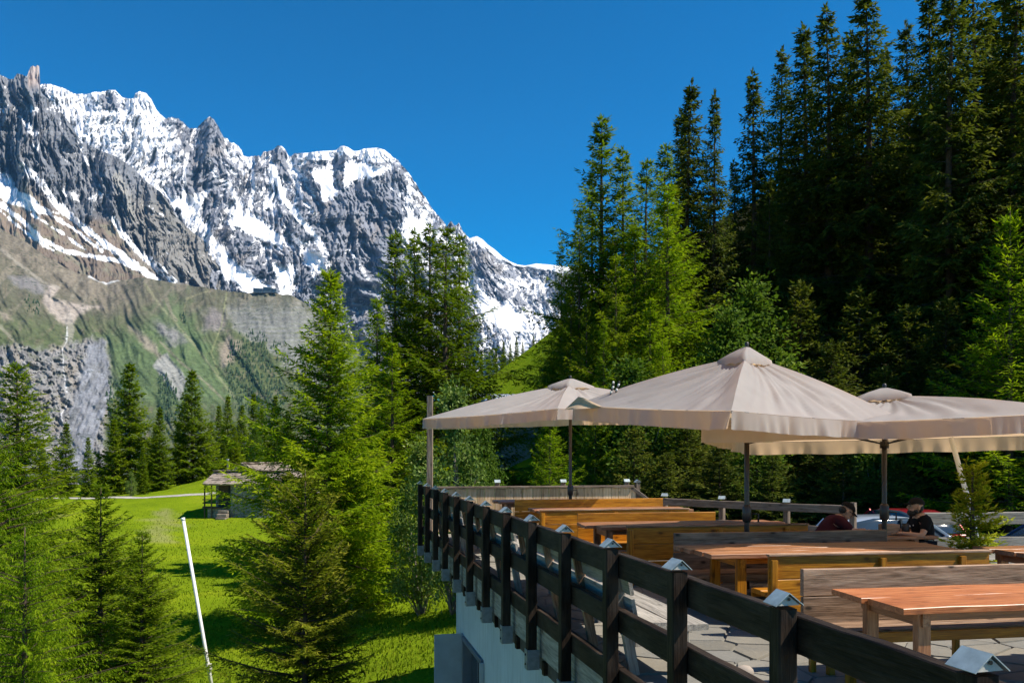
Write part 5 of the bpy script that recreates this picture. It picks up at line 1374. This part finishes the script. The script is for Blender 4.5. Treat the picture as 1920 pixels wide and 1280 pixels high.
# ------------------------------------------------------------------ parked cars
m_tyre = plain('tyre_rubber', (0.015, 0.015, 0.015), 0.8); m_rim = plain('alloy_rim', (0.45, 0.46, 0.48), 0.3, 0.05, 5, metallic=0.8)
m_lamp = plain('headlamp_clear', (0.65, 0.68, 0.70), 0.1, 0.05, 5); m_tail = plain('tail_lamp_red', (0.42, 0.012, 0.015), 0.2, 0.05, 5); m_trim = plain('black_trim', (0.012, 0.012, 0.013), 0.5)
def car(label, loc, rz, paint, L=4.3, W=1.78, Hh=1.48):
    o = empty('parked_car', loc, rz, label, 'car', 'cars parked behind the terrace')
    bm = bmesh.new()
    st_ = [(-0.50, .80, .42, .70), (-0.47, .90, .30, .86), (-0.40, .97, .24, .93), (-0.20, 1.0, .22, .94), (0.10, 1.0, .22, .93), (0.28, .99, .22, .90), (0.40, .94, .26, .80), (0.47, .84, .34, .70), (0.50, .70, .42, .60)]
    rings = []
    for u, w, zb, zt in st_:
        hw = W / 2 * w
        prof = [(-hw * .86, zb), (-hw * .98, zb + .12), (-hw, (zb + zt) / 2), (-hw * .95, zt - .06), (-hw * .84, zt), (hw * .84, zt), (hw * .95, zt - .06), (hw, (zb + zt) / 2), (hw * .98, zb + .12), (hw * .86, zb)]
        rings.append([bm.verts.new((u * L, y, z)) for y, z in prof])
    for r0, r1 in zip(rings[:-1], rings[1:]):
        for k in range(10): bm.faces.new((r0[k], r1[k], r1[(k + 1) % 10], r0[(k + 1) % 10]))
    bm.faces.new(rings[0]); bm.faces.new(rings[-1][::-1])
    bmesh.ops.recalc_face_normals(bm, faces=bm.faces[:])
    body = obj('body', bm_mesh('body', bm, True), paint, o)
    bm = bmesh.new(); rings = []
    for u, w, zt in [(-0.47, .84, .92), (-0.36, .78, Hh - .10), (-0.22, .74, Hh), (0.0, .73, Hh), (0.10, .75, Hh - .06), (0.27, .84, .92)]:
        hw = W / 2 * w; lo = W / 2 * .86
        rings.append([bm.verts.new((u * L, y, z)) for y, z in ((-lo, .90), (-hw, max(.91, zt - .05)), (-hw * .88, zt), (hw * .88, zt), (hw, max(.91, zt - .05)), (lo, .90))])
    for r0, r1 in zip(rings[:-1], rings[1:]):
        for k in range(5): bm.faces.new((r0[k], r1[k], r1[k + 1], r0[k + 1]))
    bm.faces.new(rings[0]); bm.faces.new(rings[-1][::-1])
    bmesh.ops.recalc_face_normals(bm, faces=bm.faces[:])
    obj('window', bm_mesh('window', bm, True), m_glass, o)
    bm = bmesh.new(); rings = []
    for u, w, zt in [(-0.37, .70, Hh - .085), (-0.22, .68, Hh + .012), (0.0, .67, Hh + .012), (0.11, .69, Hh - .055)]:
        hw = W / 2 * w
        rings.append([bm.verts.new((u * L, y, z)) for y, z in ((-hw, zt - .05), (-hw * .9, zt), (hw * .9, zt), (hw, zt - .05))])
    for r0, r1 in zip(rings[:-1], rings[1:]):
        for k in range(3): bm.faces.new((r0[k], r1[k], r1[k + 1], r0[k + 1]))
    bmesh.ops.recalc_face_normals(bm, faces=bm.faces[:])
    obj('roof', bm_mesh('roof', bm, True), paint, o)
    for sg in (-1, 1):
        for (u0, z0), (u1, z1) in (((0.275, .92), (0.105, Hh - .05)), ((-0.06, .92), (-0.06, Hh - .02)), ((-0.46, .92), (-0.36, Hh - .10))):
            beam('roof_pillar', (u0 * L, sg * W / 2 * .86, z0), (u1 * L, sg * W / 2 * .76, z1), 0.06, 0.05, paint if u0 != -0.06 else m_trim, o, up=(0, 1, 0.1))
        tube('door_mirror', [(0.20 * L, sg * W / 2 * .95, 0.98), (0.20 * L, sg * (W / 2 + .16), 1.0)], [0.05, 0.09], paint, o, 8)
        h_ = box('headlight', (0.10, 0.34, 0.13), (0.462 * L, sg * W * .31, 0.66), m_lamp, o, bevel=0.03)
        box('tail_light', (0.09, 0.24, 0.22), (-0.478 * L, sg * W * .36, 0.76), m_tail, o, bevel=0.03)
        for u in (-0.30, 0.31):
            bm = bmesh.new(); bmesh.ops.create_cone(bm, cap_ends=True, segments=24, radius1=0.32, radius2=0.32, depth=0.2, matrix=Matrix.Rotation(math.pi / 2, 4, 'X'))
            bmesh.ops.bevel(bm, geom=[e for e in bm.edges if e.calc_face_angle(0) > 1], offset=0.03, segments=2, affect='EDGES')
            wh = obj('wheel', bm_mesh('wheel', bm, True), m_tyre, o, (u * L, sg * (W / 2 - .09), 0.32))
            bm = bmesh.new(); bmesh.ops.create_cone(bm, cap_ends=True, segments=20, radius1=0.21, radius2=0.19, depth=0.03, matrix=Matrix.Rotation(math.pi / 2, 4, 'X'))
            obj('rim', bm_mesh('rim', bm), m_rim, wh, (0, sg * 0.10, 0))
    box('bumper', (0.12, W * .8, 0.14), (0.488 * L, 0, 0.45), m_trim, o, bevel=0.04)
    box('bumper', (0.10, W * .8, 0.16), (-0.488 * L, 0, 0.45), m_trim, o, bevel=0.04)
    box('number_plate', (0.015, 0.5, 0.11), (-0.507 * L, 0, 0.62), m_white, o, bevel=0.003)
    return o
def paint(name, c):
    t_ = NT(name); b_ = t_.principled(c, 0.28); b_.inputs['Metallic'].default_value = 0.25; b_.inputs['Coat Weight'].default_value = 0.6
    return t_.done(b_)
pc = [paint('silver_blue_paint', (0.34, 0.40, 0.48)), paint('red_paint', (0.30, 0.012, 0.02)), paint('dark_blue_paint', (0.015, 0.03, 0.10))]
def on_ground(x, y): return (x, y, tz(x, y) + 0.0)
car('silver blue hatchback parked behind the low timber rail', on_ground(9.9, 22.2), math.radians(12), pc[0])
car('red car parked behind the bearded man', on_ground(12.0, 26.5), math.radians(100), pc[1])
car('dark blue car parked behind the heavy beam fence', on_ground(13.2, 20.6), math.radians(170), pc[2])

# ------------------------------------------------------------------ the two seated men
m_skin = plain('skin', (0.42, 0.235, 0.155), 0.55, 0.08, 20, bump=0.02, spec=0.3)
m_maroon = plain('maroon_cotton', (0.055, 0.013, 0.017), 0.9, 0.15, 14, spec=0.1)
m_blackc = plain('black_cotton', (0.008, 0.008, 0.009), 0.9, 0.2, 14, spec=0.1)
m_jeans = plain('dark_denim', (0.02, 0.025, 0.04), 0.9, 0.2, 20, spec=0.1)
m_hair = plain('dark_hair', (0.010, 0.007, 0.005), 0.7, 0.3, 40)
m_capc = plain('cap_cloth', (0.014, 0.012, 0.011), 0.85, 0.2, 30, spec=0.1)
def skin_graph(name, nodes, edges, root, sub=2):
    keys = list(nodes); ix = {k: i for i, k in enumerate(keys)}
    me = bpy.data.meshes.new(name + '_graph')
    me.from_pydata([nodes[k][0] for k in keys], [(ix[a], ix[b]) for a, b in edges], [])
    o = bpy.data.objects.new(name + '_graph', me); scene.collection.objects.link(o)
    o.modifiers.new('skin', 'SKIN').use_smooth_shade = True
    sm = o.modifiers.new('sub', 'SUBSURF'); sm.levels = sub; sm.render_levels = sub
    for k in keys:
        sv = me.skin_vertices[0].data[ix[k]]; r = nodes[k][1]
        sv.radius = r if isinstance(r, tuple) else (r, r)
        sv.use_root = (k == root)
    dg = bpy.context.evaluated_depsgraph_get(); dg.update()
    ev = bpy.data.meshes.new_from_object(o.evaluated_get(dg))
    bpy.data.objects.remove(o); bpy.data.meshes.remove(me)
    return ev
def join_meshes(name, meshes):
    bm = bmesh.new()
    for m in meshes: bm.from_mesh(m)
    return bm_mesh(name, bm, True)
def ellipsoid(c, r, rot=None, sub=2):
    bm = bmesh.new(); bmesh.ops.create_icosphere(bm, subdivisions=sub, radius=1.0)
    M = Matrix.Translation(c) @ (rot or Matrix.Identity(4)) @ Matrix.Diagonal((r[0], r[1], r[2], 1))
    bmesh.ops.transform(bm, matrix=M, verts=bm.verts[:])
    me = bpy.data.meshes.new('e'); bm.to_mesh(me); bm.free(); return me
def man(label, loc, rz, J, shirt, tilt, beard, glasses, print_marks):
    """J: joint positions, facing +X; head pitched by tilt"""
    o = empty('person', loc, rz, label, 'person')
    V_ = {k: Vector(v) for k, v in J.items()}
    N = {'pel': (V_['pel'], .13), 'belly': (V_['belly'], .135), 'chest': (V_['chest'], .145), 'neckb': (V_['neckb'], .075), 'neck': (V_['neck'], .056)}
    E = [('pel', 'belly'), ('belly', 'chest'), ('chest', 'neckb'), ('neckb', 'neck')]
    for s in ('l', 'r'):
        N.update({'sh' + s: (V_['sh' + s], .062), 'el' + s: (V_['el' + s], .044), 'fa' + s: (V_['el' + s].lerp(V_['wr' + s], .35), .042), 'wr' + s: (V_['wr' + s], .028), 'pa' + s: (V_['pa' + s], (.022, .036)),
                  'hi' + s: (V_['hi' + s], .095), 'kn' + s: (V_['kn' + s], .065), 'ca' + s: (V_['kn' + s].lerp(V_['an' + s], .3), .058), 'an' + s: (V_['an' + s], .04), 'to' + s: (V_['to' + s], .035)})
        E += [('neckb', 'sh' + s), ('sh' + s, 'el' + s), ('el' + s, 'fa' + s), ('fa' + s, 'wr' + s), ('wr' + s, 'pa' + s), ('pel', 'hi' + s), ('hi' + s, 'kn' + s), ('kn' + s, 'ca' + s), ('ca' + s, 'an' + s), ('an' + s, 'to' + s)]
    parts_ = [skin_graph('body', N, E, 'pel')]
    R = Matrix.Rotation(tilt, 4, 'Y'); hc = V_['head']
    def hp(x, y, z): return hc + (R @ Vector((x, y, z)))
    parts_ += [ellipsoid(hp(0, 0, 0.02), (.098, .077, .105), R, 3), ellipsoid(hp(.035, 0, -.055), (.066, .058, .062), R, 2), ellipsoid(hp(.105, 0, -.012), (.022, .014, .028), R, 2), ellipsoid(hp(.085, 0, .025), (.02, .06, .014), R, 1), ellipsoid(hp(.092, 0, -.058), (.012, .026, .010), R, 1)]
    for sg in (-1, 1): parts_.append(ellipsoid(hp(-.01, sg * .078, -.005), (.022, .012, .034), R, 2))
    for s, sg in (('l', 1), ('r', -1)):      # five fingers curling down
        d = (V_['pa' + s] - V_['wr' + s]).normalized(); lat = Vector((0, 0, 1)).cross(d).normalized()
        for q, ln in ((-1.5, .058), (-.5, .072), (.5, .076), (1.5, .066)):
            b0 = V_['pa' + s] + lat * (q * .018) + d * .015
            k1 = b0 + d * ln * .5 + Vector((0, 0, -.004)); k2 = k1 + d * ln * .35 + Vector((0, 0, -.018)); k3 = k2 + d * ln * .15 + Vector((0, 0, -.016))
            parts_.append(skin_graph('finger', {'a': (b0, .0095), 'b': (k1, .009), 'c': (k2, .008), 'd': (k3, .007)}, [('a', 'b'), ('b', 'c'), ('c', 'd')], 'a', 1))
        b0 = V_['wr' + s].lerp(V_['pa' + s], .35) - lat * sg * -.026
        parts_.append(skin_graph('thumb', {'a': (b0, .011), 'b': (b0 + d * .035 + lat * sg * .022, .0105), 'c': (b0 + d * .062 + lat * sg * .018 + Vector((0, 0, -.01)), .009)}, [('a', 'b'), ('b', 'c')], 'a', 1))
    obj('body', join_meshes('body', parts_), m_skin, o)
    NS = {'a': (V_['pel'] + Vector((0, 0, .03)), .145), 'b': (V_['belly'], .155), 'c': (V_['chest'], .165), 'd': (V_['neckb'] + Vector((0, 0, .012)), .095)}
    ES = [('a', 'b'), ('b', 'c'), ('c', 'd')]
    for s in ('l', 'r'):
        NS['s' + s] = (V_['sh' + s], .080); NS['m' + s] = (V_['sh' + s].lerp(V_['el' + s], .72), .066); ES += [('d', 's' + s), ('s' + s, 'm' + s)]
    sh_ = obj('shirt', skin_graph('shirt', NS, ES, 'a'), shirt, o)
    NT_ = {'p': (V_['pel'], .15)}; ET = []
    for s in ('l', 'r'):
        NT_['h' + s] = (V_['hi' + s], .11); NT_['k' + s] = (V_['kn' + s], .08); NT_['a' + s] = (V_['an' + s] + Vector((0, 0, .05)), .055); ET += [('p', 'h' + s), ('h' + s, 'k' + s), ('k' + s, 'a' + s)]
    obj('trousers', skin_graph('trousers', NT_, ET, 'p'), m_jeans, o)
    for s in ('l', 'r'): obj('shoe', ellipsoid(V_['to' + s].lerp(V_['an' + s], .35) + Vector((0, 0, -.008)), (.135, .05, .042), None, 2), m_trim, o)
    bm = bmesh.new(); bmesh.ops.create_icosphere(bm, subdivisions=3, radius=1.0)
    bmesh.ops.bisect_plane(bm, geom=bm.verts[:] + bm.edges[:] + bm.faces[:], plane_co=(0, 0, 0), plane_no=(0.10, 0, -1), clear_outer=True)
    bmesh.ops.transform(bm, matrix=Matrix.Translation(hp(-.006, 0, .045)) @ R @ Matrix.Diagonal((.112, .089, .095, 1)), verts=bm.verts[:])
    cp = obj('cap', bm_mesh('cap', bm, True), m_capc, o)
    bm = bmesh.new(); g0 = []
    for i in range(9):
        an = -1.15 + 2.3 * i / 8
        a = Vector((.088 * math.cos(an), .080 * math.sin(an), .052)); b = Vector((.088 * math.cos(an) + .085 * math.cos(an * .6), .082 * math.sin(an), .034))
        g0.append([bm.verts.new(hp(*a)), bm.verts.new(hp(*b)), bm.verts.new(hp(b.x, b.y, b.z - .006)), bm.verts.new(hp(a.x, a.y, a.z - .008))])
    for q, w_ in zip(g0[:-1], g0[1:]):
        for k in range(4): bm.faces.new((q[k], w_[k], w_[(k + 1) % 4], q[(k + 1) % 4]))
    obj('cap_brim', bm_mesh('cap_brim', bm, True), m_capc, cp)
    obj('hair', ellipsoid(hp(-.045, 0, -.012), (.062, .076, .062), R, 2), m_hair, o)
    if beard: obj('beard', join_meshes('beard', [ellipsoid(hp(.055, 0, -.085), (.062, .060, .055), R, 2), ellipsoid(hp(.02, 0, -.06), (.05, .074, .045), R, 2)]), m_hair, o)
    for sg in (-1, 1): obj('eye', ellipsoid(hp(.088, sg * .031, .012), (.009, .011, .007), R, 1), m_hair, o)
    if glasses:
        for sg in (-1, 1): tube('glasses', [hp(.10, sg * .012, .018), hp(.107, sg * .035, .028), hp(.10, sg * .062, .018), hp(.0, sg * .082, .015)], .0035, m_trim, o, 5)
    if print_marks:
        for (y_, z_, a_, b_) in print_marks: obj('shirt_print', ellipsoid(V_['chest'] + Vector((.158, y_, z_)), (.006, a_, b_), None, 1), m_white, sh_)
    return o
J1 = dict(pel=(0, 0, .47), belly=(.07, 0, .60), chest=(.17, 0, .74), neckb=(.28, 0, .86), neck=(.335, 0, .91), head=(.405, 0, .975), shl=(.27, .175, .83), shr=(.27, -.175, .83), ell=(.44, .22, .67), elr=(.44, -.22, .67), wrl=(.66, .10, .695), wrr=(.66, -.09, .695), pal=(.73, .07, .70), par=(.73, -.06, .70),
          hil=(.02, .10, .45), hir=(.02, -.10, .45), knl=(.42, .12, .46), knr=(.42, -.12, .46), anl=(.40, .12, .09), anr=(.40, -.12, .09), tol=(.54, .13, .04), tor=(.54, -.13, .04))
J2 = dict(pel=(0, 0, .47), belly=(-.01, 0, .60), chest=(.0, 0, .74), neckb=(.04, 0, .90), neck=(.06, 0, .96), head=(.095, 0, 1.045), shl=(.02, .19, .865), shr=(.02, -.19, .865), ell=(.13, .27, .66), elr=(.13, -.25, .66), wrl=(.36, .20, .69), wrr=(.34, -.16, .72), pal=(.43, .18, .695), par=(.40, -.14, .76),
          hil=(.02, .10, .45), hir=(.02, -.10, .45), knl=(.42, .12, .46), knr=(.42, -.12, .46), anl=(.40, .12, .09), anr=(.40, -.12, .09), tol=(.54, .13, .04), tor=(.54, -.13, .04))
man('man in a maroon shirt and black cap bending over the small table', (4.36, 12.15, 0.0), math.radians(2), J1, m_maroon, math.radians(38), False, True, None)
man('bearded man in a black shirt and cap sitting at the small table', (5.80, 12.05, 0.0), math.radians(178), J2, m_blackc, math.radians(-4), True, False, [(-.05, .03, .022, .016), (.06, .05, .014, .012)])
for k, (x, lab) in enumerate(((4.30, 'low timber bench under the man in the maroon shirt'), (5.86, 'low timber bench under the bearded man'))):
    so = empty('low_bench', (x, 12.1, 0), math.radians(92), lab, 'bench')
    for y in (-0.12, 0.12): beam('seat_plank', (-0.55, y, 0.335), (0.55, y, 0.335), 0.22, 0.045, w_brown, so)
    for q in (-0.42, 0.42):
        for y in (-0.16, 0.16): beam('leg', (q, y, 0), (q, y, 0.312), 0.07, 0.06, w_brown, so)
tag(box('menu_box', (0.24, 0.15, 0.15), (5.28, 11.95, 0.737), w_brown, None, rot=(0, 0, 0.1), bevel=0.006), 'small brown wooden box on the small table between the men', 'box')
cu = tube('black_cup', [(0, 0, 0), (0, 0, 0.15), (0, 0, 0.16), (0, 0, 0.03)], [0.045, 0.052, 0.049, 0.04], m_trim, None, 14)
cu.location = (5.50, 11.93, 0.661); tag(cu, 'black cup standing in front of the bearded man', 'cup')

# ------------------------------------------------------------------ air between here and the mountains
hz_bm = bmesh.new()
bm_box(hz_bm, (22000, 10600, 3760), (0, 4700, 1755))
t = NT('haze_air')
pv_ = t.node('ShaderNodeVolumePrincipled')
pv_.inputs['Color'].default_value = (0.20, 0.52, 1.0, 1)
pv_.inputs['Density'].default_value = 1.5e-5
pv_.inputs['Anisotropy'].default_value = 0.0
t.l.new(pv_.outputs[0], t.out.inputs['Volume'])
tag(obj('haze', bm_mesh('haze', hz_bm), t.m), kind='stuff')
